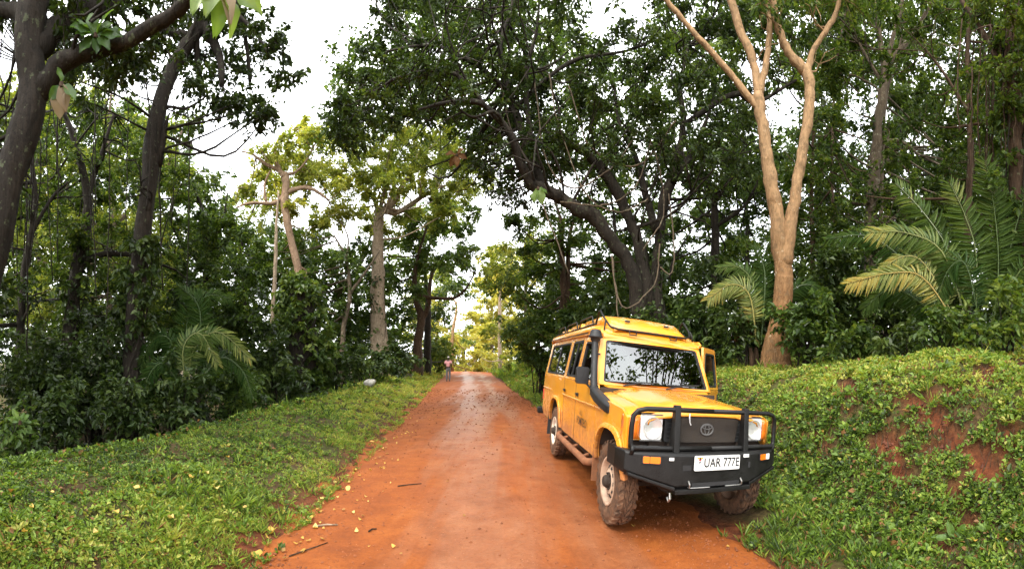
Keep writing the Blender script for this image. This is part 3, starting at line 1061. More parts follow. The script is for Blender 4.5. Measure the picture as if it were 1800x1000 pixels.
# ---- wheels
def wheel(x, s, rimmat):
    M = Matrix.Translation((x, s * .86, WR)) @ Matrix.Rotation(-s * PI / 2, 4, 'X')       # local +z points outward
    prof = [(.225, -.025), (.245, -.008), (.285, .0), (.33, -.002), (.362, -.014), (.378, -.035), (.384, -.06), (.386, -.11), (.384, -.16), (.378, -.185), (.36, -.21), (.30, -.225), (.24, -.21), (.225, -.19)]
    m = MB().lathe(prof, 56, M)
    N = 26
    for k in range(N):                       # tread lugs, three rows and shoulder blocks
        for (h0, h1, ph, wd, sk) in ((-.010, -.062, 0, .58, .10), (-.070, -.108, .5, .62, -.18), (-.114, -.152, 0, .62, .18), (-.160, -.212, .5, .58, -.10)):
            a0 = 2 * PI * (k + ph) / N; da = 2 * PI / N * wd
            sh = (h0 > -.03) or (h1 < -.2)
            def pt(a, h, r): return M @ Vector((r * math.cos(a), r * math.sin(a), h))
            ro0 = .401 if not (h0 > -.03) else .385; ro1 = .401 if not (h1 < -.2) else .385
            b = [pt(a0, h0, ro0 - .03), pt(a0 + da, h0, ro0 - .03), pt(a0 + da + sk, h1, ro1 - .03), pt(a0 + sk, h1, ro1 - .03)]
            t_ = [pt(a0 + .01, h0, ro0), pt(a0 + da - .01, h0, ro0), pt(a0 + da - .01 + sk, h1, ro1), pt(a0 + .01 + sk, h1, ro1)]
            m.hexa(b, t_)
    w = m.build('wheel', M_tyre, veh, smooth=False)
    m = MB().lathe([(.228, -.20), (.222, -.03), (.232, -.012), (.226, -.006), (.205, -.012), (.195, -.05), (.185, -.066), (.155, -.058), (.12, -.036), (.085, -.03), (.085, -.03)], 40, M)
    hm = m
    for k in range(10):
        a = 2 * PI * k / 10
        c = Vector((.138 * math.cos(a), .138 * math.sin(a), -.040)); tg = Vector((-math.sin(a), math.cos(a), 0)); rd = Vector((math.cos(a), math.sin(a), -.55)).normalized()
        m.add([M @ (c + tg * .024 + rd * .022), M @ (c - tg * .024 + rd * .022), M @ (c - tg * .017 - rd * .018), M @ (c + tg * .017 - rd * .018)], [(0, 1, 2, 3)], 1)
    hm.build('rim', [rimmat, M_dark], w, smooth=True)
    m = MB().lathe([(.085, -.031), (.06, -.028), (.056, .012), (.044, .03), (0, .033)], 20, M)
    for k in range(6):
        a = 2 * PI * k / 6
        m.lathe([(.011, -.03), (.011, -.012), (0, -.008)], 6, M @ Matrix.Translation((.075 * math.cos(a), .075 * math.sin(a), 0)))
    m.build('hub', M_under, w)
    return w


for s in (-1, 1):
    wheel(0, s, M_rim); wheel(-WB, s, M_rimw)
# ---- running gear
m = MB()
for x in (0, -WB):
    m.tube([(x, -.70, WR), (x, .70, WR)], .05, 10)
    m.lathe([(0, -.13), (.09, -.10), (.13, 0), (.09, .10), (0, .13)], 14, Matrix.Translation((x, -.15, WR)) @ Matrix.Rotation(PI / 2, 4, 'X'))
for s in (-1, 1):
    m.box(-4.5, .45, s * .42 - .04, s * .42 + .04, .52, .64)
    m.tube([(.42, s * .5, .5), (0, s * .5, .42), (-.5, s * .5, .52)], .03, 6)
m.build('chassis', M_under, veh)
MB().box(-4.70, -.66, -.78, .78, .55, .60).build('floor_pan', M_dark, veh)
for s in (-1, 1):
    m = MB().tube([(-2.66, s * .80, .45), (-2.58, s * .88, .43), (-2.50, s * .90, .43), (-.72, s * .90, .43), (-.64, s * .88, .44), (-.56, s * .80, .47)], .042, 10)
    for x in (-2.2, -1.55, -.95): m.tube([(x, s * .90, .43), (x, s * .70, .50)], .02, 6)
    m.build('side_step', M_mud, veh, smooth=True)
    m = MB().plate([(s * .62, .28), (s * .88, .28), (s * .88, .66), (s * .62, .66)], [], .012, lambda u, v, w: (-.475 - w - (v - .28) * .06, u, v)); m.build('mud_flap', M_mud, veh)
    m = MB().plate([(s * .62, .26), (s * .88, .26), (s * .88, .66), (s * .62, .66)], [], .012, lambda u, v, w: (-WB - .53 - w, u, v)); m.build('mud_flap', M_dark, veh)
m = MB().box(-4.95, -4.76, -.93, .93, .50, .62); m.build('rear_bumper', M_black, veh, bevel=.02)
for s in (-1, 1):
    MB().box(-4.74, -4.66, s * .845, s * .855, .80, 1.0).build('tail_lamp', M_red, veh)

# ---- snorkel and mirror
m = MB()
secs = [((-.10, -.815, 1.075), .045, .050), ((-.14, -.83, 1.085), .056, .062), ((-.35, -.845, 1.125), .062, .062), ((-.55, -.86, 1.17), .066, .058), ((-.68, -.868, 1.215), .062, .056)]
rows = []
for (c, hz, hy2) in secs:
    rows.append([(c[0], c[1] + hy2 * a, c[2] + hz * b) for a, b in ((-.6, -1), (.6, -1), (1, -.6), (1, .6), (.6, 1), (-.6, 1), (-1, .6), (-1, -.6))])
m.grid(rows, closed=True); m.add(rows[0], [tuple(range(8))]); m.add(rows[-1], [tuple(range(8))[::-1]])
sn = m.build('snorkel', M_blackplastic, veh, bevel=.012, seg=3)
path = [(-.66, -.875, 1.18), (-.70, -.875, 1.27), (-.76, -.868, 1.42), (-.90, -.842, 1.66), (-.955, -.832, 1.77), (-.96, -.83, 1.84)]
MB().tube(path, [.05, .047, .042, .040, .040, .040], 12).build('snorkel_pipe', M_blackplastic, sn, smooth=True)
MT = Matrix.Translation((-.965, -.828, 1.80))
MB().lathe([(.04, -.02), (.062, .0), (.066, .03), (.090, .034), (.094, .045), (.082, .055), (.072, .10), (.055, .125), (.02, .135), (0, .136)], 24, MT).build('snorkel_head', M_blackplastic, sn, smooth=True)
MB().tube([(-.70, -.83, 1.30), (-.72, -.87, 1.31)], .012, 6).build('bracket', M_blackplastic, sn); MB().tube([(-.88, -.77, 1.64), (-.89, -.84, 1.64)], .012, 6).build('bracket', M_blackplastic, sn)
m = MB()
m.plate(rrect(-1.06, -.90, 1.28, 1.475, .03), [], .075, lambda u, v, w: (-.86 - w, u, v))
mi = m.build('mirror', M_blackplastic, veh, bevel=.015, seg=3)
MB().tube([(-.90, -.93, 1.30), (-.86, -.88, 1.25), (-.84, -.85, 1.22)], .013, 8).build('mirror_stay', M_blackplastic, mi); MB().tube([(-.90, -.92, 1.44), (-.92, -.83, 1.45)], .01, 6).build('mirror_stay', M_blackplastic, mi)
MB().box(-.940, -.936, -1.045, -.915, 1.295, 1.46).build('mirror_glass', M_chrome, mi)

# ---- inside
m = MB().hexa([(-.80, -.74, .95), (-.80, .74, .95), (-.78, .72, 1.29), (-.78, -.72, 1.29)], [(-1.05, -.74, .95), (-1.05, .74, .95), (-1.02, .72, 1.27), (-1.02, -.72, 1.27)])
m.build('dashboard', M_dark, veh, bevel=.02)
m = MB()
MW = Matrix.Translation((-1.13, -.37, 1.24)) @ Matrix.Rotation(math.radians(-62), 4, 'Y')
m.tube([MW @ Vector((.19 * math.cos(t), .19 * math.sin(t), 0)) for t in np.linspace(0, 2 * PI, 29)], .014, 6, cap=False)
for t in (PI * .05, PI * .95, PI * 1.5): m.tube([MW @ Vector((0, 0, -.02)), MW @ Vector((.19 * math.cos(t), .19 * math.sin(t), 0))], .012, 6)
m.tube([MW @ Vector((0, 0, 0)), MW @ Vector((0, 0, -.3))], .025, 8)
m.build('steering_wheel', M_dark, veh, smooth=True)
for (x, y) in ((-1.60, -.38), (-1.60, .38), (-2.45, -.40), (-2.45, .40), (-3.35, -.42), (-3.35, .42)):
    m = MB().box(x - .22, x + .25, y - .24, y + .24, .78, .92)
    m.hexa([(x - .20, y - .24, .90), (x - .20, y + .24, .90), (x - .32, y + .22, 1.42), (x - .32, y - .22, 1.42)],
           [(x - .08, y - .24, .90), (x - .08, y + .24, .90), (x - .22, y + .22, 1.42), (x - .22, y - .22, 1.42)])
    m.box(x - .33, x - .25, y - .12, y + .12, 1.45, 1.62)
    m.build('seat', M_seat, veh, bevel=.03)
# hang the parts on the vehicle: everything above was written in the vehicle's own axes
# ------------------------------------------------------------------ person walking away on the left side of the road
def skin(name, verts, edges, radii, mat, parent, sub=2):
    me = bpy.data.meshes.new(name); me.from_pydata(verts, edges, []); me.update()
    o = link(bpy.data.objects.new(name, me), parent)
    md = o.modifiers.new('skin', 'SKIN')
    sv = me.skin_vertices[0].data
    for i, r in enumerate(radii):
        sv[i].radius = (r, r) if not isinstance(r, tuple) else r
        sv[i].use_root = (i == 0)
    md.use_smooth_shade = True
    s = o.modifiers.new('sub', 'SUBSURF'); s.levels = sub; s.render_levels = sub
    me.materials.append(mat)
    return o


PERSON = None
def make_person():
    global PERSON
    a = (788 - 900) / FX; r = 31.5; x, y = r * math.sin(a), r * math.cos(a)
    p = thing('person', 'person in pink shirt, grey trousers and light cap walking away along the road', 'person', (x, y, road_z(x, y) + .01), (0, 0, .05))
    skin_m = plain('dark_skin', (.06, .032, .02), .55, var=.15); pink = plain('pink_cotton', (.74, .36, .37), .85, var=.15, scale=12)
    grey = plain('grey_cotton', (.11, .115, .13), .9, var=.2, scale=10); shoe = plain('dark_leather', (.02, .016, .014), .5); capm = plain('pale_cap', (.62, .58, .52), .8)
    hip, foot = .95, .0
    V = [(0, 0, .97), (0, .0, 1.12), (0, -.01, 1.30), (0, -.01, 1.44), (0, .0, 1.50), (0, .015, 1.56), (0, .02, 1.63), (0, .02, 1.70)]
    R = [(.15, .11), (.135, .10), (.165, .115), (.13, .09), (.055, .055), (.062, .07), (.075, .09), (.055, .065)]
    E = [(i, i + 1) for i in range(7)]
    def chain(start, pts, rad):
        j = start
        for q, w in zip(pts, rad):
            V.append(q); R.append(w if isinstance(w, tuple) else (w, w)); E.append((j, len(V) - 1)); j = len(V) - 1
        return j
    arms = {}
    for s in (-1, 1):
        sw = .10 * s
        end = chain(3, [(s * .19, -.01, 1.41), (s * .255, -.05 - sw * .4, 1.17), (s * .235, .10 + sw * .6, .97), (s * .225, .15 + sw * .7, .90)], [.058, .046, .034, .036])
        for k, (dx, dy, ln, w) in enumerate(((-.028, 0, .085, .010), (-.010, .004, .095, .010), (.010, .003, .09, .010), (.027, 0, .07, .009))):
            b = V[end]; chain(end, [(b[0] + dx, b[1] + .012, b[2] - .03), (b[0] + dx * 1.15, b[1] + .022, b[2] - ln)], [w + .002, w])
        b = V[end]; chain(end, [(b[0] - s * .035, b[1] + .025, b[2] - .015), (b[0] - s * .045, b[1] + .045, b[2] - .055)], [.012, .010])
        st = .13 * s
        chain(0, [(s * .095, 0, .90), (s * .10, st * .5, .50), (s * .10, st * .4 - .06, .12), (s * .10, st * .4 - .05, .05), (s * .105, st * .4 + .10, .03)], [.092, .062, .043, .040, .035])
    skin('body', V, E, R, skin_m, p)
    # head details
    m = MB()
    for s in (-1, 1): MB().lathe([(0, -.008), (.03, -.004), (.03, .004), (0, .008)], 10, Matrix.Translation((s * .080, .015, 1.63)) @ Matrix.Rotation(PI / 2, 4, 'Y') @ Matrix.Scale(.65, 4, (0, 1, 0))).build('ear', skin_m, p, smooth=True)
    m.hexa([(-.015, .095, 1.61), (.015, .095, 1.61), (.006, .10, 1.655), (-.006, .10, 1.655)], [(-.012, .125, 1.612), (.012, .125, 1.612), (.004, .108, 1.65), (-.004, .108, 1.65)])
    m.build('nose', skin_m, p, smooth=True)
    m = MB().lathe([(.088, 0), (.090, .02), (.085, .055), (.062, .085), (.03, .098), (0, .10)], 18, Matrix.Translation((0, .018, 1.66)))
    m.hexa([(-.065, .08, 1.663), (.065, .08, 1.663), (.065, .08, 1.672), (-.065, .08, 1.672)], [(-.045, .175, 1.650), (.045, .175, 1.650), (.045, .175, 1.657), (-.045, .175, 1.657)])
    m.build('cap', capm, p, smooth=True)
    m = MB().lathe([(.0, -.06), (.07, -.05), (.086, -.02), (.087, .01)], 14, Matrix.Translation((0, .008, 1.65)))
    m.build('hair', M_dark, p, smooth=True)
    # shirt with short sleeves
    V2 = [(0, 0, .98), (0, 0, 1.12), (0, -.01, 1.30), (0, -.01, 1.43), (0, 0, 1.475)]; R2 = [(.175, .13), (.165, .125), (.19, .135), (.15, .105), (.075, .075)]
    E2 = [(0, 1), (1, 2), (2, 3), (3, 4)]
    for s in (-1, 1):
        b = len(V2); V2 += [(s * .195, -.01, 1.405), (s * .25, -.045, 1.22)]; R2 += [(.078, .078), (.072, .072)]; E2 += [(3, b), (b, b + 1)]
    skin('shirt', V2, E2, R2, pink, p)
    V3 = [(0, 0, .99), (0, 0, .90)]; R3 = [(.17, .125), (.155, .12)]; E3 = [(0, 1)]
    for s in (-1, 1):
        b = len(V3); st = .13 * s
        V3 += [(s * .098, 0, .84), (s * .102, st * .5, .50), (s * .10, st * .4 - .06, .09)]; R3 += [(.108, .105), (.082, .082), (.066, .068)]; E3 += [(1, b), (b, b + 1), (b + 1, b + 2)]
    skin('trousers', V3, E3, R3, grey, p)
    MB().lathe([(.168, -.015), (.171, 0), (.168, .015)], 20, Matrix.Translation((0, 0, .985)) @ Matrix.Scale(.74, 4, (0, 1, 0))).build('belt', M_dark, p)
    for s in (-1, 1):
        st = .13 * s; y0 = st * .4 - .05
        m = MB().hexa([(s * .105 - .042, y0 - .07, 0), (s * .105 + .042, y0 - .07, 0), (s * .105 + .036, y0 - .06, .085), (s * .105 - .036, y0 - .06, .085)],
                      [(s * .108 - .045, y0 + .19, 0), (s * .108 + .045, y0 + .19, 0), (s * .108 + .03, y0 + .17, .045), (s * .108 - .03, y0 + .17, .045)])
        m.build('shoe', shoe, p, bevel=.015)


make_person()
# ------------------------------------------------------------------ vegetation tools
UP = np.array([0, 0, 1.])
DENS = 1.7; LPX = .84
LEAF = {
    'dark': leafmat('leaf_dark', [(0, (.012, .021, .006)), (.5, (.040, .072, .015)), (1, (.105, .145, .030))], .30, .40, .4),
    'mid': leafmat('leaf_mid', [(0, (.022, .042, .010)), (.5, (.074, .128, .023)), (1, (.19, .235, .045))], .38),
    'lime': leafmat('leaf_lime', [(0, (.07, .11, .022)), (.5, (.20, .245, .045)), (1, (.42, .40, .09))], .45),  # sunlight on the foliage put into the lighter leaf colour
    'yellow': leafmat('leaf_yellow', [(0, (.20, .22, .05)), (.5, (.42, .40, .11)), (1, (.62, .53, .18))], .55),  # far sun and haze put into the pale leaf colour
    'verge': leafmat('verge_leaf', [(0, (.030, .055, .010)), (.4, (.128, .215, .028)), (.75, (.25, .345, .048)), (.95, (.40, .38, .08)), (1, (.26, .13, .05))], .35, .48, .4),
    'palm': leafmat('palm_leaf', [(0, (.03, .07, .014)), (.5, (.10, .155, .04)), (.8, (.30, .32, .12)), (1, (.45, .34, .10))], .35, .38, .5),
    'dead': leafmat('dead_leaf', [(0, (.10, .045, .02)), (.5, (.24, .12, .05)), (1, (.42, .25, .10))], .3, .7, .2),
    'broad': leafmat('broad_leaf', [(0, (.05, .11, .02)), (.5, (.14, .24, .05)), (1, (.30, .38, .12))], .45, .35, .5),
    'buff': leafmat('buff_leaf', [(0, (.20, .14, .09)), (1, (.48, .38, .27))], .25, .7, .2),
    'litter': leafmat('fallen_leaf', [(0, (.20, .10, .04)), (.5, (.55, .33, .06)), (1, (.72, .55, .20))], .2, .6, .3),
}
BARK = {
    'dark': bark('bark_dark', (.007, .0055, .004), (.056, .043, .031), (.09, .10, .055), .16, .60, 1.0, 13),
    'brown': bark('bark_brown', (.022, .012, .006), (.125, .074, .042), (.15, .15, .085), .18, .62, .9, 12),
    'pale': bark('bark_pale', (.17, .115, .07), (.47, .37, .26), (.05, .045, .025), .3, .58, .6, 8),
    'orange': bark('bark_orange', (.11, .050, .018), (.37, .20, .088), (.42, .33, .21), .4, .62, .9, 14, (.43, .275, .145)),
    'tan': bark('bark_tan', (.17, .10, .06), (.42, .29, .19), (.12, .09, .05), .35, .60, .7, 9),
    'grey': bark('bark_grey', (.05, .036, .024), (.22, .165, .11), (.28, .26, .18), .25, .60, .8, 11),
}


def rnd_unit(n):
    v = rng.normal(size=(n, 3)); return unit(v)


def leaf_geo(P, A, N, L, Wd, hexa=True, fold=.22):
    """folded leaf blades; returns (V, polys)"""
    n = len(P); A = unit(A); N = unit(N - A * (N * A).sum(1, keepdims=True)); S = np.cross(A, N)
    L = L[:, None]; Wd = Wd[:, None]
    if hexa:
        V = np.stack([P, P + A * L * .30 + S * Wd * .46 + N * Wd * fold, P + A * L * .66 + S * Wd * .40 + N * (Wd * fold * .7 - L * .03),
                      P + A * L - N * L * .13, P + A * L * .66 - S * Wd * .40 + N * (Wd * fold * .7 - L * .03), P + A * L * .30 - S * Wd * .46 + N * Wd * fold], 1)
        b = np.arange(n)[:, None] * 6
        return V.reshape(-1, 3), [np.concatenate([b + np.array([0, 3, 2, 1]), b + np.array([0, 5, 4, 3])])]
    V = np.stack([P, P + A * L * .45 + S * Wd * .5 + N * Wd * fold, P + A * L - N * L * .08, P + A * L * .45 - S * Wd * .5 + N * Wd * fold], 1)
    b = np.arange(n)[:, None] * 4
    return V.reshape(-1, 3), [np.concatenate([b + np.array([0, 2, 1]), b + np.array([0, 3, 2])])]


def sprays(cent, rad, nleaf, L, asp, tone, tvar=.22, ntw=8, droop=.25, flat=.55, hexa=True, upward=.05, twig=True):
    """leafy twigs filling clusters. cent (N,3), rad (N,3), nleaf (N,), L (N,), tone (N,)
    returns leaf (V, polys, tone) and twig (V, quads)"""
    N = len(cent)
    ti = np.repeat(np.arange(N), ntw)
    d = rnd_unit(N * ntw); d[:, 2] = d[:, 2] * flat + upward; d = unit(d)
    start = cent[ti] + rnd_unit(N * ntw) * rad[ti] * rng.random((N * ntw, 1)) * .55
    ln = (.45 + .6 * rng.random((N * ntw, 1)))
    vec = d * rad[ti] * ln
    tl = np.linalg.norm(vec, axis=1)
    per = np.maximum(1, (nleaf / ntw)).astype(int)[ti]
    li = np.repeat(np.arange(N * ntw), per)
    n = len(li)
    t = rng.random(n) ** .8
    P = start[li] + vec[li] * t[:, None]
    P[:, 2] -= droop * tl[li] * t * t
    P = P + rng.normal(size=(n, 3)) * (.10 * tl[li])[:, None]
    td = unit(vec[li] - UP * (droop * 1.4 * tl[li] * t)[:, None])
    sd = np.cross(td, UP) + 1e-4; sd = unit(sd)
    sg = np.where(rng.random(n) < .5, -1, 1)[:, None]
    A = td * .55 + sd * sg * .8 - UP * (droop * .9) + rng.normal(size=(n, 3)) * .35
    Nn = UP * .9 + rng.normal(size=(n, 3)) * .45
    c = ti[li]
    Ls = L[c] * (.5 + .95 * rng.random(n) ** 1.3)
    V, polys = leaf_geo(P, A, Nn, Ls, Ls * asp * (.8 + .4 * rng.random(n)), hexa)
    tn = np.clip(tone[c] + rng.normal(size=n) * tvar, 0, 1)
    tn = np.repeat(tn, 6 if hexa else 4)
    if not twig:
        return V, polys, tn, None, None
    # three-sided twigs
    k = N * ntw
    s2 = np.cross(unit(vec), rnd_unit(k)); s2 = unit(s2); s3 = np.cross(unit(vec), s2)
    r0 = (tl * .012 + .002)[:, None]
    ring = [s2, -.5 * s2 + .87 * s3, -.5 * s2 - .87 * s3]
    end = start + vec - UP * (droop * tl)[:, None]
    mid = start + vec * .5 - UP * (droop * .25 * tl)[:, None]
    base = cent[ti] * .65 + start * .35
    TV = np.stack([q + u * r0 * w for q, w in ((base, 1.2), (mid, .8), (end, .25)) for u in ring], 1).reshape(-1, 3)
    b = np.arange(k)[:, None] * 9
    q = []
    for a in (0, 3):
        for i in range(3):
            j = (i + 1) % 3
            q.append(b + np.array([a + i, a + j, a + 3 + j, a + 3 + i]))
    return V, polys, tn, TV, np.concatenate(q)


def leaf_object(name, data, lmat, bmat, parent, origin):
    V, polys, tn, TV, tq = data
    off = np.asarray(origin)
    mats = [lmat]; mi = [0] * len(polys)
    if TV is not None:
        polys = polys + [tq + len(V)]; V = np.concatenate([V, TV]); tn = np.concatenate([tn, np.zeros(len(TV))])
        mats.append(bmat); mi.append(1)
    return np_obj(name, V - off, polys, mats, parent, mi, False, tn)


def limb_world(path, r0, dr=0.):
    """px path [(px, py, width_px)] -> world points and radii"""
    n = len(path); P = []; R = []
    for i, (x, y, w) in enumerate(path):
        r = r0 + dr * i / max(1, n - 1)
        P.append(W(x, y, r)); R.append(w * r / FX / 2)
    return np.array(P), np.array(R)


def add_limb(m, P, R, n=10, sub=5, wob=.12, flare=False, mi=0):
    PR = catmull(np.hstack([P, R[:, None]]), sub if n < 14 else sub * 3)
    P = PR[:, :3]; R = np.maximum(PR[:, 3], .004)
    k = np.arange(len(P))
    P = P + (rng.normal(size=P.shape) * (R * wob * (1 if n < 14 else .08))[:, None])
    if flare:
        h = P[:, 2] - P[0, 2]
        R = R * (1 + .38 * np.exp(-h / (R[0] * 1.6)))
    R = R * (1 + rng.normal(size=len(R)) * (.05 if n < 14 else .008))
    m.tube([tuple(p) for p in P], list(R), n, mi)
    return P, R


class Tree:
    def __init__(s, name, label, cat, barkk, r, group=None):
        s.name, s.label, s.cat, s.bark, s.r, s.group = name, label, cat, BARK[barkk], r, group
        s.rough = 0; s.m = MB(); s.nodes = []; s.nr = []; s.cl = []; s.base = None

    def limb(s, path, dr=0., n=9, r=None, flare=False, ground=False):
        P, R = limb_world(path, s.r if r is None else r, dr)
        if ground:
            g = gz(P[0, 0], P[0, 1]) - .15
            if P[0, 2] > g + .05:
                P = np.vstack([[P[0, 0], P[0, 1], g], P]); R = np.concatenate([[R[0] * 1.1], R])
            else: P[0, 2] = g
            s.base = P[0].copy(); s.base[2] += .15
        P, R = add_limb(s.m, P, R, n, 5, .10, flare)
        if s.base is None: s.base = P[0].copy()
        s.nodes.append(P[1:]); s.nr.append(R[1:])
        return s

    def tangle(s, n, ln, w=5, near=None):
        """crooked bare side branches with forks"""
        nodes = np.concatenate(s.nodes); nr = np.concatenate(s.nr); z0 = s.base[2]
        ok = np.where(nodes[:, 2] > z0 + 2.2)[0]
        for _ in range(n):
            q = int(rng.choice(ok)); a = nodes[q]; L = ln * rng.uniform(.5, 1.2)
            d = rnd_unit(1)[0]; d[2] = abs(d[2]) * .7 + .1; d = unit(d)
            P = [a]
            for k in range(5):
                d = unit(d + rng.normal(size=3) * .38 + UP * .06); P.append(P[-1] + d * L / 5)
            P = np.array(P); r0 = min(nr[q] * .55, w * s.r / FX / 2 * rng.uniform(.6, 1.3))
            s.m.tube([tuple(p) for p in catmull(P, 3)], list(np.linspace(r0, r0 * .25, 16)), 5)
            for j in (2, 3):
                e = unit(P[j] - P[j - 1] + rng.normal(size=3) * .8); f = P[j] + e * L * .25; g2 = f + unit(e + rng.normal(size=3) * .5 - UP * .1) * L * .25
                s.m.tube([tuple(P[j]), tuple(f), tuple(g2)], [r0 * .5, r0 * .35, r0 * .12], 4)
        return s

    def clusters(s, cent, rad, kind, dens, leafpx, tone, asp=.5, tvar=.22, droop=.25, **kw):
        s.cl.append((np.asarray(cent), np.asarray(rad), kind, dens, leafpx, tone, asp, tvar, droop, kw)); return s

    def finish(s, hexa=True, boughs=True):
        root = thing(s.name, s.label, s.cat, s.base, group=s.group)
        nodes = np.concatenate(s.nodes); nr = np.concatenate(s.nr)
        if boughs and s.cl:
            for (cent, *_x) in s.cl:
                for c in cent:
                    d = np.linalg.norm(nodes - c, axis=1) + np.maximum(0, nodes[:, 2] - c[2]) * 1.5
                    q = int(np.argmin(d)); a = nodes[q]; L = np.linalg.norm(c - a)
                    if L < .15 or L > 9: continue
                    mid = a * .5 + c * .5 + np.array([0, 0, -.10 * L]) + rng.normal(size=3) * .07 * L
                    r0 = min(nr[q] * .6, .010 + .011 * L)
                    s.m.tube([tuple(p) for p in catmull(np.array([a, mid, c]), 4)], list(np.linspace(r0, r0 * .3, 9)), 5)
        if s.rough:
            A = np.array([tuple(v) for v in s.m.v]); a = np.arctan2(A[:, 1] - np.interp(A[:, 2], [0, 1], [0, 0]), A[:, 0])
            ux, uy = A[:, 0] * 7 + A[:, 2] * .8, A[:, 1] * 7 - A[:, 2] * .6
            d = np.stack([fbm(ux, uy, 3), fbm(ux + 40, uy + 9, 3), fbm(ux * .5, uy * .5 + 70, 2)], 1)
            s.m.v = [tuple(q) for q in A + d * s.rough * 2]
        for i in range(len(s.m.v)):
            v = s.m.v[i]; s.m.v[i] = (v[0] - s.base[0], v[1] - s.base[1], v[2] - s.base[2])
        s.m.build('trunk', s.bark, root, smooth=True)
        bykind = {}
        for (cent, rad, kind, dens, leafpx, tone, asp, tvar, droop, kw) in s.cl:
            rr = np.hypot(cent[:, 0], cent[:, 1])
            leafpx = leafpx * LPX; L = leafpx * rr / FX
            area = PI * (rad[:, 0] * FX / rr) * (rad[:, 2] * FX / rr)
            nl = np.maximum(8, DENS * dens * area / (.5 * leafpx * leafpx * asp)).astype(int)
            bykind.setdefault(kind, []).append(sprays(cent, rad, nl, L, asp, np.clip(tone + rng.normal(size=len(cent)) * .10, 0, 1), tvar, droop=droop, hexa=hexa, twig=bool(rr.mean() < 20), **kw))
        for kind, ds in bykind.items():
            if len(ds) > 1:
                V = []; PL = []; T = []; TV = []; TQ = []; ov_ = 0; ot = 0
                for (v, p, t, tv, tq) in ds:
                    PL += [a + ov_ for a in p]; V.append(v); T.append(t); ov_ += len(v)
                    if tv is not None: TQ.append(tq + ot); TV.append(tv); ot += len(tv)
                d = (np.concatenate(V), PL, np.concatenate(T), np.concatenate(TV) if TV else None, np.concatenate(TQ) if TQ else None)
            else: d = ds[0]
            leaf_object('crown', d, LEAF[kind], s.bark, root, s.base)
        return root


def inpoly(x, y, poly):
    p = np.asarray(poly, float); n = len(p); r = np.zeros(len(x), bool); j = n - 1
    for i in range(n):
        c = ((p[i, 1] > y) != (p[j, 1] > y)) & (x < (p[j, 0] - p[i, 0]) * (y - p[i, 1]) / (p[j, 1] - p[i, 1] + 1e-9) + p[i, 0])
        r ^= c; j = i
    return r


# trunks that stand clear of the leaves in front of them: (trunk distance, outline)
def strip(path, w):
    p = np.asarray(path, float); d = unit(np.gradient(p, axis=0)); n = np.stack([-d[:, 1], d[:, 0]], 1)
    return [tuple(q) for q in p + n * w] + [tuple(q) for q in (p - n * w)[::-1]]


CLEAR = [(29.6, strip([(664, 400), (664, 480), (664, 560), (666, 650)], 24)), (26.6, strip([(500, 305), (500, 360), (512, 420), (526, 484)], 20)),
         (26.6, strip([(440, 268), (485, 290), (500, 330)], 14)), (26.6, strip([(440, 357), (500, 345), (575, 345)], 14)),
         (29.6, strip([(660, 380), (702, 335), (715, 310)], 14)), (29.6, strip([(690, 375), (735, 350), (765, 335)], 14)),
         (33.6, strip([(730, 650), (736, 600), (742, 560), (755, 530)], 17)), (16.6, strip([(1532, 400), (1540, 250), (1552, 140)], 24)),
         (16.6, strip([(1540, 250), (1575, 247), (1612, 272)], 14)), (20.6, strip([(990, 560), (990, 480), (990, 420)], 16)),
         (23.6, strip([(477, 600), (483, 480), (486, 390)], 9)), (27.6, strip([(602, 640), (612, 515)], 9)),
         (12.6, strip([(1128, 580), (1120, 520), (1104, 462)], 20)), (13.2, strip([(1150, 540), (1152, 470), (1156, 420)], 14)),
         (10.2, strip([(1368, 610), (1378, 480), (1350, 290), (1335, 170), (1322, 90), (1285, -20)], 22)), (10.2, strip([(1380, 470), (1405, 290), (1420, 160), (1395, 100), (1360, 0)], 22)),
         (10.9, strip([(250, 470), (268, 260), (310, 110), (350, 40)], 24)), (6.9, strip([(-10, 420), (40, 240), (58, 100)], 36)),
         (13.7, strip([(128, 640), (140, 470), (150, 350)], 18)), (13.7, strip([(135, 480), (165, 450), (240, 448)], 12))]

# openings in the canopy where the sky shows
HOLES = [
    [(345, 215), (405, 235), (470, 215), (500, 190), (540, 190), (525, 215), (475, 240), (445, 285), (420, 335), (385, 300), (338, 290), (322, 250)],
    [(470, 30), (548, 5), (575, 50), (600, 105), (572, 185), (530, 150), (515, 100)],
    [(470, -60), (625, -60), (632, 30), (560, 20), (475, 20)],
    [(1000, -60), (1135, -60), (1125, 35), (1060, 40), (1010, 35)],
    [(826, 380), (880, 375), (895, 400), (882, 428), (835, 432)],
    [(788, 512), (818, 512), (824, 545), (800, 552)],
    [(1337, 145), (1370, 135), (1400, 200), (1388, 252), (1350, 235)],
    [(1484, 165), (1522, 170), (1515, 226), (1490, 222)],
    [(1660, 88), (1692, 90), (1688, 118), (1664, 114)],
    [(395, 335), (430, 330), (440, 380), (415, 400)],
]


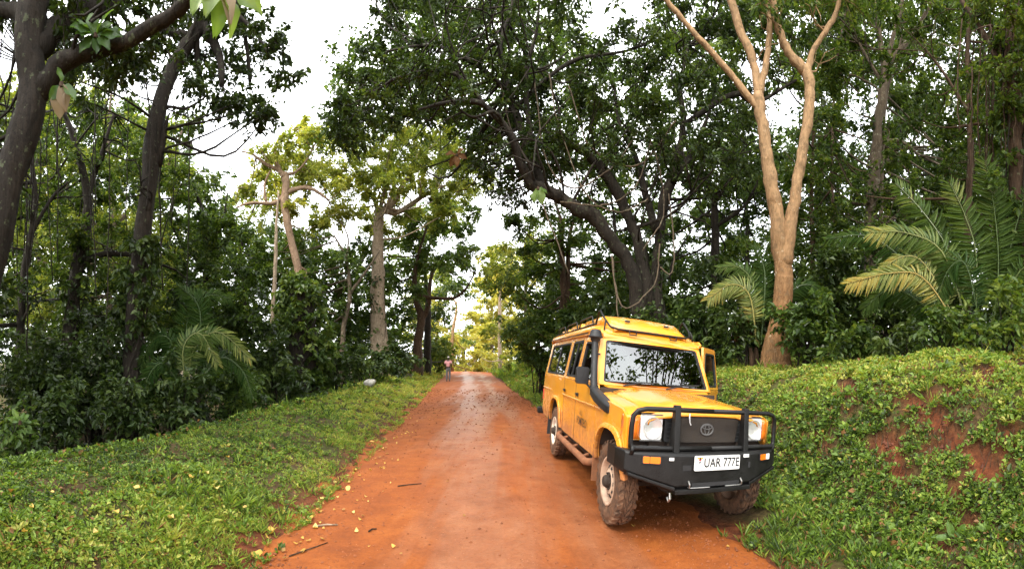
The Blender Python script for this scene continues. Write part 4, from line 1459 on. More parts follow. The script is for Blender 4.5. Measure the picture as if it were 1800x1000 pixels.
def fill(poly, sp, r0, r1, holes=True, jit=.45, rfun=None, squash=.8, clear=True):
    """cluster centres and radii on a jittered grid of spacing sp (photo pixels) inside poly"""
    p = np.asarray(poly, float)
    x, y = np.meshgrid(np.arange(p[:, 0].min(), p[:, 0].max() + sp, sp), np.arange(p[:, 1].min(), p[:, 1].max() + sp, sp))
    x = x.ravel() + (rng.random(x.size) - .5) * sp * 2 * jit; y = y.ravel() + (rng.random(y.size) - .5) * sp * 2 * jit
    k = inpoly(x, y, poly)
    u = rng.random(len(x))
    rr_ = rfun(x) * (1 + (u - .3) * .35) if rfun else r0 + (r1 - r0) * u
    if clear:
        for rm, h in CLEAR:
            k &= ~(inpoly(x, y, h) & (rr_ < rm))
    if holes:
        for h in HOLES:
            hp = np.asarray(h, float); c = hp.mean(0)
            k &= ~inpoly(x, y, c + (hp - c) * 1.0 + unit(hp - c) * sp * .30)
    x, y, r = x[k], y[k], rr_[k]
    cent = np.array([W(a, b, c) for a, b, c in zip(x, y, r)]).reshape(-1, 3)
    sc = .75 + .5 * rng.random(len(x))
    rr = (sp * .98 * r / FX * sc)[:, None] * np.array([1, 1, squash])
    return cent, rr


def allot(cent, rad, trees, kind, dens, leafpx, tone, **kw):
    """give every cluster to the nearest tree"""
    if not len(cent): return
    D = []
    for t in trees:
        n = np.concatenate(t.nodes)
        d = np.linalg.norm(cent[:, None, :] - n[None, ::2, :], axis=2).min(1)
        D.append(d)
    k = np.argmin(np.stack(D, 1), 1)
    for i, t in enumerate(trees):
        s = k == i
        if s.any(): t.clusters(cent[s], rad[s], kind, dens, leafpx, tone, **kw)
# ------------------------------------------------------------------ the trees one can tell apart
T1 = Tree('forest_tree', 'thick dark rough trunk at the left picture edge with a heavy limb reaching right', 'tree', 'dark', 7.0); T1.rough = .045
T1.limb([(-105, 850, 95), (-85, 690, 82), (-50, 550, 74), (-12, 420, 68), (12, 320, 58), (40, 240, 56), (58, 160, 54), (50, 80, 52), (60, 0, 54), (75, -90, 52)], n=24, flare=True, ground=True)
T1.limb([(60, 175, 46), (110, 110, 34), (200, 80, 26), (290, 32, 22), (350, -20, 20)], -.8)
T1.limb([(54, 100, 46), (110, 42, 36), (190, 5, 30), (250, -40, 26)], .8)
T1.limb([(55, 40, 40), (10, 15, 20), (-60, 25, 16)], .5)
T1.limb([(72, -80, 40), (180, -150, 30), (320, -180, 20), (470, -150, 12)], -1)

T2 = Tree('forest_tree', 'dark leaning trunk left of the road wrapped in climbing leaves at its foot', 'tree', 'dark', 11.0); T2.rough = .04
T2.limb([(214, 800, 46), (232, 650, 36), (240, 520, 32), (252, 400, 30), (264, 310, 31), (268, 250, 32), (285, 170, 27), (310, 110, 24), (345, 55, 24), (370, 15, 26), (400, -50, 22)], n=20, flare=True, ground=True)
T2.limb([(355, 45, 22), (383, 90, 14), (390, 150, 9)], -.4)
T2.limb([(368, 20, 18), (415, 28, 9), (450, 60, 6), (475, 105, 2)], -.6)
T2.limb([(277, 290, 16), (290, 228, 9), (297, 200, 2)], -.2)
T2.limb([(335, 65, 18), (260, 55, 12), (180, 95, 10), (110, 130, 6)], .6)
T2.limb([(395, -40, 20), (430, 60, 10), (440, 150, 6)], .3)
T2.limb([(345, 60, 14), (350, 120, 8), (360, 170, 5)], .5)

TL1 = Tree('forest_tree', 'dark creeper hung trunk with a level side branch, left of the leaning dark trunk', 'tree', 'dark', 14.0)
TL1.limb([(128, 780, 36), (128, 600, 28), (135, 480, 23), (150, 400, 19), (152, 330, 15), (128, 240, 11), (108, 190, 7)], n=10, flare=True, ground=True)
TL1.limb([(132, 488, 14), (165, 452, 11), (230, 448, 8), (310, 475, 4)])
TL1.limb([(150, 360, 10), (175, 280, 8), (200, 200, 5)])
TL2 = Tree('forest_tree', 'thin dark tree behind the palm on the left of the road', 'tree', 'dark', 16.0)
TL2.limb([(352, 700, 16), (358, 560, 13), (364, 450, 11), (358, 380, 8), (338, 320, 5)], n=8, ground=True)
TL2.limb([(361, 450, 8), (390, 390, 5), (400, 340, 3)]).limb([(362, 470, 7), (320, 430, 5), (300, 390, 3)])
TL3 = Tree('forest_tree', 'slim dark tree close behind the thick trunk at the left edge', 'tree', 'dark', 13.0)
TL3.limb([(28, 780, 22), (34, 620, 18), (40, 500, 15), (62, 350, 11), (44, 220, 7), (60, 120, 4)], n=8, ground=True)
TL3.limb([(50, 420, 8), (90, 350, 6), (120, 320, 3)])
TL4 = Tree('forest_tree', 'sunlit yellow green tree glowing behind the dark trunks on the left', 'tree', 'grey', 25.0)
TL4.limb([(190, 700, 16), (192, 520, 13), (200, 380, 10), (190, 250, 6), (200, 120, 4)], n=8, ground=True)
TL4.limb([(198, 400, 8), (290, 300, 5), (320, 230, 3)]).limb([(195, 420, 8), (90, 330, 5), (30, 260, 3)])

T3 = Tree('forest_tree', 'pale tree with bare twisted branches above the creeper covered column', 'tree', 'tan', 27.0)
T3.limb([(542, 660, 16), (532, 520, 15), (525, 480, 14), (512, 420, 13), (500, 360, 14), (503, 325, 14), (500, 306, 13)], n=10, ground=True)
T3.limb([(502, 342, 9), (482, 357, 7), (440, 357, 5), (415, 365, 2)])
T3.limb([(503, 338, 9), (530, 330, 7), (552, 334, 6), (578, 352, 3)])
T3.limb([(500, 312, 9), (486, 285, 7), (484, 262, 4), (490, 245, 2)])
T3.limb([(496, 302, 7), (470, 290, 6), (445, 272, 4), (425, 266, 2)])
T3.limb([(500, 308, 8), (520, 302, 4), (540, 280, 3), (560, 240, 2)])
T3.limb([(468, 355, 5), (465, 325, 4), (475, 300, 3)])
T4 = Tree('forest_tree', 'tall straight pale trunk with blotched bark left of the road, limbs spreading high up', 'tree', 'pale', 30.0)
T4.limb([(668, 662, 34), (664, 560, 27), (664, 480, 22), (665, 410, 19), (666, 368, 17)], n=12, flare=True, ground=True)
T4.limb([(666, 378, 12), (690, 355, 12), (702, 335, 9), (720, 305, 6), (735, 270, 3)])
T4.limb([(668, 370, 11), (700, 372, 9), (735, 350, 8), (768, 332, 4), (800, 320, 2)])
T4.limb([(665, 372, 9), (655, 345, 6), (638, 325, 3)]).limb([(668, 368, 9), (675, 335, 6), (682, 300, 4), (690, 260, 2)])
T5 = Tree('forest_tree', 'brown forked trunk at the edge of the verge near the walking person', 'tree', 'brown', 34.0)
T5.limb([(732, 655, 19), (735, 600, 16), (740, 560, 14), (728, 510, 10), (735, 450, 6), (750, 400, 3)], n=9, flare=True, ground=True)
T5.limb([(739, 565, 11), (752, 540, 9), (760, 480, 6), (790, 440, 3)]).limb([(733, 520, 7), (790, 525, 5), (815, 512, 4), (835, 480, 2)], -2)
T5b = Tree('forest_tree', 'dark straight trunk just right of the brown forked one', 'tree', 'dark', 37.0)
T5b.limb([(752, 655, 15), (751, 600, 13), (752, 540, 10), (748, 470, 6), (760, 410, 3)], n=8, ground=True)
T6 = Tree('slender_tree', 'slender pale stem left of the creeper covered column', 'tree', 'pale', 24.0)
T6.limb([(477, 620, 10), (479, 560, 8), (484, 470, 7), (486, 390, 5), (490, 335, 3)], n=7, ground=True)
T6b = Tree('slender_tree', 'slender forked stem between the creeper column and the tall pale trunk', 'tree', 'grey', 28.0)
T6b.limb([(600, 660, 9), (604, 580, 9), (615, 515, 8), (608, 455, 5), (588, 415, 3)], n=7, ground=True)
T6b.limb([(613, 518, 6), (640, 482, 4), (668, 440, 2)]).limb([(608, 460, 4), (612, 420, 3), (600, 390, 2)])

T7 = Tree('forest_tree', 'big dark tree behind the vehicle, its stems leaning left over the road', 'tree', 'dark', 13.5); T7.rough = .03
T7.limb([(1124, 590, 34), (1120, 525, 27), (1104, 462, 25), (1072, 420, 23), (1044, 380, 24), (1012, 366, 22), (975, 340, 22)], -1.0, n=12, flare=True, ground=True)
T7.limb([(985, 347, 21), (940, 325, 20), (915, 288, 16), (900, 245, 13), (875, 208, 11), (845, 182, 9), (800, 178, 7), (735, 192, 4)], -2.2, r=12.5)
T7.limb([(962, 338, 19), (938, 285, 16), (915, 222, 14), (892, 150, 11), (880, 80, 8), (900, 10, 6), (905, -60, 5)], .6, r=12.5)
T7.limb([(950, 330, 13), (932, 235, 10), (924, 130, 9), (942, 60, 6), (950, -20, 4)], -.8, r=12.6)
T7.limb([(1138, 580, 26), (1136, 500, 22), (1122, 425, 20), (1100, 372, 18), (1068, 310, 20), (1030, 270, 15), (985, 248, 10), (940, 250, 6)], -.4)
T7.limb([(1160, 575, 24), (1154, 480, 19), (1160, 410, 17), (1168, 350, 20), (1190, 290, 16), (1200, 220, 12), (1195, 150, 8), (1210, 80, 5)], .8)
T7.limb([(1152, 405, 15), (1132, 330, 12), (1115, 270, 9), (1088, 215, 6), (1080, 150, 4)], .8)
T7.limb([(1182, 320, 13), (1215, 270, 9), (1242, 210, 6), (1260, 150, 4)], .8)
T7.limb([(1200, 220, 9), (1290, 165, 9), (1330, 180, 7), (1400, 140, 4)], .5)
T7.limb([(890, 160, 8), (830, 110, 7), (760, 80, 5), (680, 90, 3)], -1.5, r=12.6)
T7.limb([(860, 195, 8), (800, 130, 6), (720, 130, 5), (640, 170, 3)], -1., r=11)
T7.limb([(905, 190, 7), (1000, 110, 6), (1100, 90, 4), (1180, 60, 2)], 1.5, r=12.6)

T8 = Tree('forest_tree', 'tall orange brown forked tree on the bank right of the vehicle', 'tree', 'orange', 10.5); T8.rough = .022
T8.limb([(1364, 618, 44), (1372, 560, 35), (1378, 500, 34), (1376, 462, 31)], n=20, flare=True, ground=True)
T8.limb([(1377, 470, 32), (1366, 390, 27), (1358, 340, 26), (1348, 280, 23), (1340, 220, 22), (1334, 165, 20)], -.2, n=12)
T8.limb([(1380, 470, 26), (1388, 400, 23), (1398, 340, 21), (1408, 280, 19), (1418, 220, 18), (1424, 165, 18), (1416, 120, 19)], .2, n=12)
T8.limb([(1336, 195, 14), (1300, 150, 11), (1255, 95, 10), (1210, 45, 9), (1160, -15, 8), (1120, -70, 5)], -.4, r=10.3)
T8.limb([(1334, 175, 18), (1325, 110, 15), (1300, 50, 14), (1280, -20, 13), (1270, -90, 9)], .2, r=10.3)
T8.limb([(1335, 170, 14), (1348, 100, 11), (1352, 40, 11), (1350, -30, 10), (1345, -100, 7)], .6, r=10.3)
T8.limb([(1416, 128, 18), (1385, 90, 15), (1368, 50, 14), (1356, -20, 13), (1350, -100, 8)], -.3, r=10.7)
T8.limb([(1418, 132, 14), (1430, 88, 10), (1455, 50, 9), (1474, 10, 8), (1480, -60, 6)], .3, r=10.7)

T9 = Tree('forest_tree', 'pale spotted trunk with one bare side branch, seen beyond the palm fronds', 'tree', 'grey', 17.0)
T9.limb([(1530, 620, 25), (1530, 420, 22), (1535, 330, 21), (1541, 250, 18), (1549, 180, 17), (1555, 130, 14), (1545, 60, 10), (1535, -40, 8)], n=10, ground=True)
T9.limb([(1541, 250, 8), (1575, 247, 6), (1600, 258, 5), (1614, 272, 3)], -.4)
T9.limb([(1552, 150, 9), (1566, 80, 8), (1592, -20, 6)]).limb([(1556, 120, 10), (1610, 52, 8), (1645, -10, 6)]).limb([(1552, 150, 6), (1500, 60, 4), (1460, 0, 3)])
T9b = Tree('slender_tree', 'slim trunk standing right beside the pale spotted one', 'tree', 'grey', 18.5)
T9b.limb([(1549, 620, 11), (1549, 330, 9), (1553, 240, 7), (1562, 150, 5), (1600, 60, 3)], n=7, ground=True)
T10 = Tree('forest_tree', 'vine hung trunk in shade at the right picture edge', 'tree', 'brown', 9.5)
T10.limb([(1795, 660, 34), (1790, 400, 28), (1782, 200, 26), (1776, -20, 24), (1760, -120, 16)], n=10, ground=True)
T10.limb([(1782, 180, 14), (1740, 80, 10), (1690, 0, 7)], .6).limb([(1785, 250, 12), (1830, 120, 9), (1860, 0, 6)])
T10b = Tree('forest_tree', 'straight dark trunk behind the tall palm on the right', 'tree', 'brown', 13.0)
T10b.limb([(1700, 640, 16), (1700, 420, 14), (1706, 250, 12), (1700, 100, 9), (1710, -40, 6)], n=8, ground=True)
T10b.limb([(1704, 200, 7), (1660, 130, 5), (1630, 90, 3)])
T11 = Tree('slender_tree', 'pair of slim light brown stems left of the big leaning tree', 'tree', 'brown', 21.0)
T11.limb([(988, 600, 12), (990, 500, 11), (987, 430, 9), (985, 385, 6), (970, 340, 3)], n=8, ground=True)
T11.limb([(997, 600, 11), (998, 500, 9), (1001, 420, 7), (1014, 370, 4)], .4)
T12 = Tree('forest_tree', 'dark crooked tree between the big leaning tree and the orange forked one', 'tree', 'dark', 16.5)
T12.limb([(1258, 580, 18), (1257, 440, 15), (1254, 352, 13), (1235, 312, 9), (1210, 285, 6)], n=9, ground=True)
T12.limb([(1255, 360, 10), (1285, 302, 7), (1312, 255, 4)]).limb([(1256, 400, 8), (1310, 360, 5), (1340, 300, 3)])
T13 = Tree('slender_tree', 'thin reddish stem in the gap right of the orange forked tree', 'tree', 'brown', 18.0)
T13.limb([(1428, 620, 11), (1429, 480, 9), (1426, 350, 8), (1430, 200, 6), (1420, 60, 4)], n=7, ground=True)
T14 = Tree('slender_tree', 'leaning thin stem between the forked tree and the pale spotted trunk', 'tree', 'brown', 20.0)
T14.limb([(1480, 620, 8), (1470, 450, 8), (1462, 300, 6), (1470, 120, 4), (1490, 0, 3)], n=7, ground=True)
# far trees along the road
TF = []
for (px, r, k, lab, barkk, top) in (
        (795, 62, 'a', 'thin yellowish pole like trunk just right of the walking person', 'orange', 520),
        (835, 92, 'b', 'hazy yellow tree closing the view at the end of the road', 'pale', 560),
        (880, 55, 'c', 'yellow green tree right of the road end', 'pale', 430),
        (925, 40, 'd', 'light green tree left above the vehicle roof', 'grey', 420),
        (770, 80, 'e', 'pale tree in the sun beyond the road crest, left side', 'pale', 520),
        (815, 100, 'f', 'dark trunked tree deep in the wood at the road end', 'dark', 570),
        (865, 85, 'g', 'farthest light green tree at the right of the road end', 'grey', 500)):
    t = Tree('forest_tree', lab, 'tree', barkk, r)
    t.limb([(px, 660, 7), (px + rng.normal() * 2, (655 + top) / 2, 6), (px + rng.normal() * 6, top + 20, 4), (px + rng.normal() * 8, top, 2)], n=7, ground=True)
    TF.append(t)

TB = []
for (px, r, lab, w, top) in ((70, 30, 'distant dark tree in the wood behind the left edge trunk', 14, 200), (300, 32, 'distant dark tree seen between the leaning trunk and the left palm', 12, 250),
                             (430, 36, 'distant tree behind the pale twisted tree', 10, 360), (640, 42, 'distant dark tree behind the tall pale trunk', 9, 380),
                             (1090, 30, 'distant tree behind the big leaning tree', 10, 300), (1310, 30, 'distant tree left behind the orange forked tree', 12, 250),
                             (1450, 30, 'distant tree right behind the orange forked tree', 11, 200), (1620, 26, 'distant tree behind the palm fronds', 12, 180), (1760, 24, 'distant tree behind the tall palm crown', 12, 160)):
    t = Tree('forest_tree', lab, 'tree', 'dark', r)
    t.limb([(px, 660, w), (px + rng.normal() * 6, 500, w * .85), (px + rng.normal() * 12, (500 + top) / 2, w * .6), (px + rng.normal() * 20, top, w * .3)], n=7, ground=True)
    TB.append(t)
T7.tangle(46, 3.2, 6); T2.tangle(12, 2.0, 6); T1.tangle(8, 1.6, 8); T12.tangle(12, 2.6, 5); T9.tangle(10, 2.5, 5); T10.tangle(8, 2, 5); T10b.tangle(8, 2, 5); TL1.tangle(10, 2.4, 5); TL3.tangle(8, 2.2, 5); T4.tangle(10, 4, 4); T3.tangle(8, 2.5, 3); T8.tangle(5, 1.4, 3)
# ---------------- crowns, region by region
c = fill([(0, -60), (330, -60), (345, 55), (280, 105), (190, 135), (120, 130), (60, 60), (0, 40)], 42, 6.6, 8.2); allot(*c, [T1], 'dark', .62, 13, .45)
c = fill([(330, 15), (460, 30), (540, 70), (545, 160), (480, 195), (465, 240), (430, 250), (405, 185), (330, 215), (310, 140), (180, 170), (120, 200), (100, 140), (220, 90)], 38, 9.5, 12); allot(*c, [T2], 'dark', .85, 12, .35)
c = fill([(395, 150), (475, 190), (470, 245), (430, 265), (400, 255)], 26, 9.5, 11); allot(*c, [T2], 'dark', .5, 11, .3)
LP = [(0, 110), (110, 150), (300, 215), (318, 300), (390, 300), (425, 400), (440, 560), (0, 640)]
c = fill(LP, 46, 13, 17.5); allot(*c, [TL1, TL2, TL3], 'mid', .68, 9.5, .38, tvar=.26)
c = fill([(0, 60), (110, 130), (318, 230), (330, 300), (300, 420), (320, 560), (0, 600)], 50, 22, 28); allot(*c, [TL4], 'lime', .75, 8.5, .42)
c = fill([(235, 640), (300, 560), (340, 320), (400, 300), (432, 430), (440, 600)], 40, 14, 17); allot(*c, [TL2], 'mid', .9, 9, .3)
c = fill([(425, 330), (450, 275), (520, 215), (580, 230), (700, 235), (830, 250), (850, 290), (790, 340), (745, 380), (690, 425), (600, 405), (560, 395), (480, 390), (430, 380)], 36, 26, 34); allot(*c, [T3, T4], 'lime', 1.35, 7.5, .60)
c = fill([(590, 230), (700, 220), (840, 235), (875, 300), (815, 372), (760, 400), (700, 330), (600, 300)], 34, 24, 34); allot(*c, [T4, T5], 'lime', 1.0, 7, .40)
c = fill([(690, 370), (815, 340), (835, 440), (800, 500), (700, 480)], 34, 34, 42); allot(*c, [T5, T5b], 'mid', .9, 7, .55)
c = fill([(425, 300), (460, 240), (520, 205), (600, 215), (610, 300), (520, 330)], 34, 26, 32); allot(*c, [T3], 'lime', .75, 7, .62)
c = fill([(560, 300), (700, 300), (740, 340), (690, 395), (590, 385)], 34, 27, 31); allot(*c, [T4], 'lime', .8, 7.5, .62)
c = fill([(500, 380), (560, 400), (690, 420), (770, 330), (840, 320), (845, 430), (790, 500), (770, 560), (500, 560), (400, 480), (400, 400), (450, 390)], 38, 27, 36); allot(*c, [T5, T5b, T6, T6b], 'mid', .95, 7.5, .40)
c = fill([(690, 240), (840, 240), (855, 300), (800, 330), (700, 300)], 34, 15, 18); allot(*c, [T7], 'lime', .38, 6.5, .25, asp=.35)
BP = [(580, 165), (640, 60), (635, -60), (985, -60), (1010, 50), (1120, 55), (1200, -40), (1330, -40), (1345, 300), (1240, 345), (1180, 325), (1080, 335), (960, 315), (860, 300), (835, 245), (740, 205), (600, 255), (580, 205)]
c = fill(BP, 44, 11.0, 15); allot(*c, [T7], 'dark', .58, 9, .45)
c = fill(BP, 52, 14, 18); allot(*c, [T7, T12], 'mid', .36, 9, .35)
c = fill([(580, 150), (650, 60), (760, 90), (840, 190), (740, 210), (590, 255)], 38, 9.5, 12.5); allot(*c, [T7], 'dark', .75, 11, .4)
c = fill([(835, 225), (980, 260), (985, 335), (935, 368), (850, 345), (825, 300)], 34, 12, 16); allot(*c, [T7], 'dark', .62, 8.5, .4)
c = fill([(885, 375), (985, 335), (1000, 470), (880, 470)], 34, 18, 25); allot(*c, [T11], 'mid', .8, 8, .45)
c = fill([(845, 435), (900, 428), (960, 385), (985, 430), (985, 490), (850, 500)], 30, 30, 42); allot(*c, [TF[3], TF[2]], 'lime', .8, 7, .4)
c = fill([(870, 440), (960, 400), (1000, 350), (1120, 390), (1345, 300), (1350, 560), (1100, 590), (980, 600), (880, 600)], 44, 18, 24); allot(*c, [T11, T12], 'mid', .85, 8.5, .40)
c = fill([(860, 440), (900, 420), (985, 430), (985, 560), (940, 640), (870, 640)], 34, 30, 42); allot(*c, [TF[3], TF[2]], 'lime', .9, 7, .45)
HP = [(1330, -60), (1800, -60), (1830, 100), (1830, 420), (1480, 420), (1400, 430), (1350, 330)]
c = fill(HP, 46, 13, 18); allot(*c, [T9, T10b, T10, T13], 'mid', .70, 9.5, .36, tvar=.26)
c = fill(HP, 52, 22, 28); allot(*c, [T9b, T14, T13], 'dark', .50, 8, .6)
c = fill([(1290, -70), (1500, -70), (1480, 40), (1440, 30), (1340, 20)], 44, 9.8, 11.5); allot(*c, [T8], 'mid', .45, 10, .45)
c = fill([(1700, -60), (1830, -60), (1830, 420), (1760, 420), (1720, 200)], 44, 8.5, 10.5); allot(*c, [T10], 'mid', .6, 11, .5)
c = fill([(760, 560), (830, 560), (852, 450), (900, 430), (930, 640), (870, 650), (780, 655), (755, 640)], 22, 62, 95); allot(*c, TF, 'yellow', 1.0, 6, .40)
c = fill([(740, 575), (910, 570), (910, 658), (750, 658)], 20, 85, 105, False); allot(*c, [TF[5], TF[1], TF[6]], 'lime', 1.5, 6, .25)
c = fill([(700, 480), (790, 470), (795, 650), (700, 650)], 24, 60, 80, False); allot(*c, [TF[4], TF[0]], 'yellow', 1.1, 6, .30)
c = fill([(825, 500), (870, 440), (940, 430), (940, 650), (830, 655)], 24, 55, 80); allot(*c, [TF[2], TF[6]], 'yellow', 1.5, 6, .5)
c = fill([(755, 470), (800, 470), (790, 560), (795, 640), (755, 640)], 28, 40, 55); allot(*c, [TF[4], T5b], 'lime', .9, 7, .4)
# the canopy goes on above the picture
c = fill([(-250, -420), (330, -420), (340, -60), (-250, -60)], 80, 7.5, 12, False); allot(*c, [T1, T2, TL1, TL3], 'dark', .45, 20, .45)
c = fill(BP, 50, 21, 30); allot(*c, [TB[4], TB[5], T12], 'mid', .62, 11, .35)
c = fill(HP, 54, 30, 38); allot(*c, TB[6:], 'mid', .75, 11, .38)
c = fill([(0, 60), (110, 130), (318, 230), (330, 300), (440, 420), (440, 560), (0, 600)], 54, 36, 44); allot(*c, TB[:2], 'lime', .7, 11, .25)
c = fill([(700, -330), (1150, -330), (1150, -60), (640, -60)], 80, 11, 16, False); allot(*c, [T7], 'dark', .35, 18, .45)
c = fill([(1250, -420), (2000, -420), (2000, -60), (1250, -60)], 80, 10, 17, False); allot(*c, [T8, T9, T10, T10b], 'mid', .40, 18, .45)
c = fill([(-420, -300), (0, -300), (0, 620), (-420, 620)], 80, 8, 14, False); allot(*c, [T1, TL3], 'dark', .45, 18, .45)
c = fill([(1800, -300), (2150, -300), (2150, 560), (1800, 560)], 80, 9, 14, False); allot(*c, [T10], 'mid', .45, 18, .45)
# deeper layers of canopy behind
c = fill([(-60, 120), (300, 200), (335, 290), (400, 330), (440, 420), (450, 640), (-60, 680)], 52, 28, 38); allot(*c, TB[:3], 'mid', .8, 9, .35)
c = fill([(400, 420), (520, 400), (560, 440), (700, 430), (770, 400), (800, 480), (770, 640), (420, 650)], 44, 36, 48); allot(*c, TB[2:4], 'mid', .9, 8, .40)
c = fill([(1000, 300), (1340, 250), (1480, 240), (1850, 120), (1850, 640), (1000, 640), (960, 480)], 54, 24, 34); allot(*c, TB[4:], 'mid', .8, 9, .32)
c = fill([(1480, 330), (1850, 250), (1850, 640), (1480, 640)], 54, 18, 26); allot(*c, TB[7:], 'dark', .9, 10, .45)
for t in TB: t.finish(False)
for t in (T1, T10): t.finish(True)
for t in [T2, T7, T8, TL1, TL2, TL3, T9, T10b, TL4, T3, T4, T5, T5b, T6, T6b, T9b, T11, T12, T13, T14] + TF: t.finish(False)
# ------------------------------------------------------------------ ground cover of the verges
def cover(name, o0, o1, n, kind, label, lscale, tone_fn, per=7, grass=.25, rmax=60.):
    """low plants scattered over a strip of ground beside the road"""
    m = n * 14
    Y = np.exp(rng.random(m) * math.log(rmax + 3)) - 2.2
    # by arc length across the strip
    oo = np.linspace(o0, o1, 240)
    zz = cross(oo); arc = np.concatenate([[0], np.cumsum(np.hypot(np.diff(oo), np.diff(zz)))]); arc /= arc[-1]
    o = np.interp(rng.random(m), arc, oo)
    X = cline(Y) + o / .9934 * halfw(Y) / 2.12
    r = np.hypot(X, Y)
    px = 900 + FX * np.arctan2(X, Y)
    w = (Y + 2.2) / (r * r + .5)
    k = (px > -120) & (px < 1920) & (r > 1.5) & (r < rmax) & (rng.random(m) < w / np.quantile(w, .9))
    X, Y, o, r = X[k][:n], Y[k][:n], o[k][:n], r[k][:n]
    Z = H(X, Y)
    red = redmask(X, Y, Z)
    edge_in = np.minimum(np.abs(np.abs(o) - 2.12) / .5, 1)
    keep = (rng.random(len(X)) > red * 1.12 - .10) & (rng.random(len(X)) < .25 + .75 * edge_in)
    # plants need bare earth round the tyres
    keep &= ~((X < 2.80 - .1 * (Y - 4.2) / 3) & (Y > 3.65) & (Y < 9) & (X > .2))
    litter = vnoise(X * 2.3 + 50, Y * 2.3) * .6 + vnoise(X * 6, Y * 6 + 8) * .4
    keep &= rng.random(len(X)) < .30 + 1.0 * sstep(.30, .54, litter)
    X, Y, Z, o, r = X[keep], Y[keep], Z[keep], o[keep], r[keep]
    n = len(X)
    e = .04
    gx = (H(X + e, Y) - H(X - e, Y)) / (2 * e); gy = (H(X, Y + e) - H(X, Y - e)) / (2 * e)
    Nn = unit(np.stack([-gx, -gy, np.ones(n)], 1))
    Nn = unit(Nn * .65 + UP * .35)
    patch = vnoise(X * 1.7 + 30, Y * 1.7)
    base_tone = tone_fn(X, Y, o)
    li = np.repeat(np.arange(n), per)
    q = len(li)
    isg = (rng.random(n) < grass * (.3 + 1.4 * (patch > .5)) + (.55 * sstep(3.5, 2.6, o) if o0 > 0 else .3 * sstep(-3.2, -2.4, o)))[li]
    d = rnd_unit(q)
    tang = unit(d - Nn[li] * (d * Nn[li]).sum(1, keepdims=True))
    el = np.where(isg, .8, .25) + rng.random(q) * .75
    A = tang + Nn[li] * el[:, None]
    sz = lscale * np.maximum(1, r / 7.5)[li] * np.exp(rng.normal(size=n) * .26)[li] * (.6 + .7 * rng.random(q)) * (.75 + .6 * patch[li])
    hgt = (rng.random(q) ** 1.5) * lscale * 1.7 * np.where(isg, .3, 1) * np.maximum(1, r / 14)[li] * (.5 + patch[li])
    P = np.stack([X, Y, Z], 1)[li] + tang * (sz * .5)[:, None] * rng.random((q, 1)) + Nn[li] * hgt[:, None]
    L = np.where(isg, sz * 1.6, sz); Wd = np.where(isg, sz * .20, sz * .62)
    nz_ = Nn[li] * .8 + rng.normal(size=(q, 3)) * .55
    a_ = r[li] < 4.4; b_ = ~a_
    tn = np.clip(base_tone[li] + (rng.normal(size=n) * .21)[li] + rng.normal(size=q) * .15, 0, .93)
    tn = np.where(rng.random(q) < .055, 1., tn)
    V1, p1 = leaf_geo(P[a_], A[a_], nz_[a_], L[a_], Wd[a_], True)
    V2, p2 = leaf_geo(P[b_], A[b_], nz_[b_], L[b_] * 1.1, Wd[b_] * 1.1, False)
    ob = np_obj(name, np.concatenate([V1, V2]), [p1[0], p2[0] + len(V1)], [LEAF[kind]], None, None, False, np.concatenate([np.repeat(tn[a_], 6), np.repeat(tn[b_], 4)]))
    return tag(ob, label, None, None, 'stuff')


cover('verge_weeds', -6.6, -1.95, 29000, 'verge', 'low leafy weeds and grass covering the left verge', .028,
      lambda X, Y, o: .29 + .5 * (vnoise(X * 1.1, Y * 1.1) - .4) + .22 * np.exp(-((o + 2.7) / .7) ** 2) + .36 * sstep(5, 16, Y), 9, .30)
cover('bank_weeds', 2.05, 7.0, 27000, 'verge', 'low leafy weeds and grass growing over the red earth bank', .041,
      lambda X, Y, o: .30 + .5 * (vnoise(X * 1.3, Y * 1.3 + 9) - .4) + .42 * sstep(4.2, 4.9, o) + .2 * sstep(8, 22, Y), 8, .22)  # bank top lighter: its bright light is put into the tone


cover('grass', -6.2, -2.05, 700, 'verge', 'taller grass tufts standing in the left verge', .052, lambda X, Y, o: .40 + .3 * (vnoise(X, Y + 4) - .4), 9, 2.)
cover('grass', 2.1, 4.6, 900, 'verge', 'taller grass tufts along the foot of the right bank', .055, lambda X, Y, o: .36 + .3 * (vnoise(X, Y + 4) - .4), 9, 2.)
cover('weeds', 4.9, 9.5, 5200, 'verge', 'taller leafy weeds along the top of the right bank', .050, lambda X, Y, o: .52 + .4 * (vnoise(X * .9, Y * .9 + 4) - .4), 7, .25)
cover('weeds', -7.4, -4.9, 3600, 'verge', 'taller leafy weeds along the rim of the left verge', .055, lambda X, Y, o: .22 + .4 * (vnoise(X * .9, Y * .9 + 4) - .4), 7, .15)


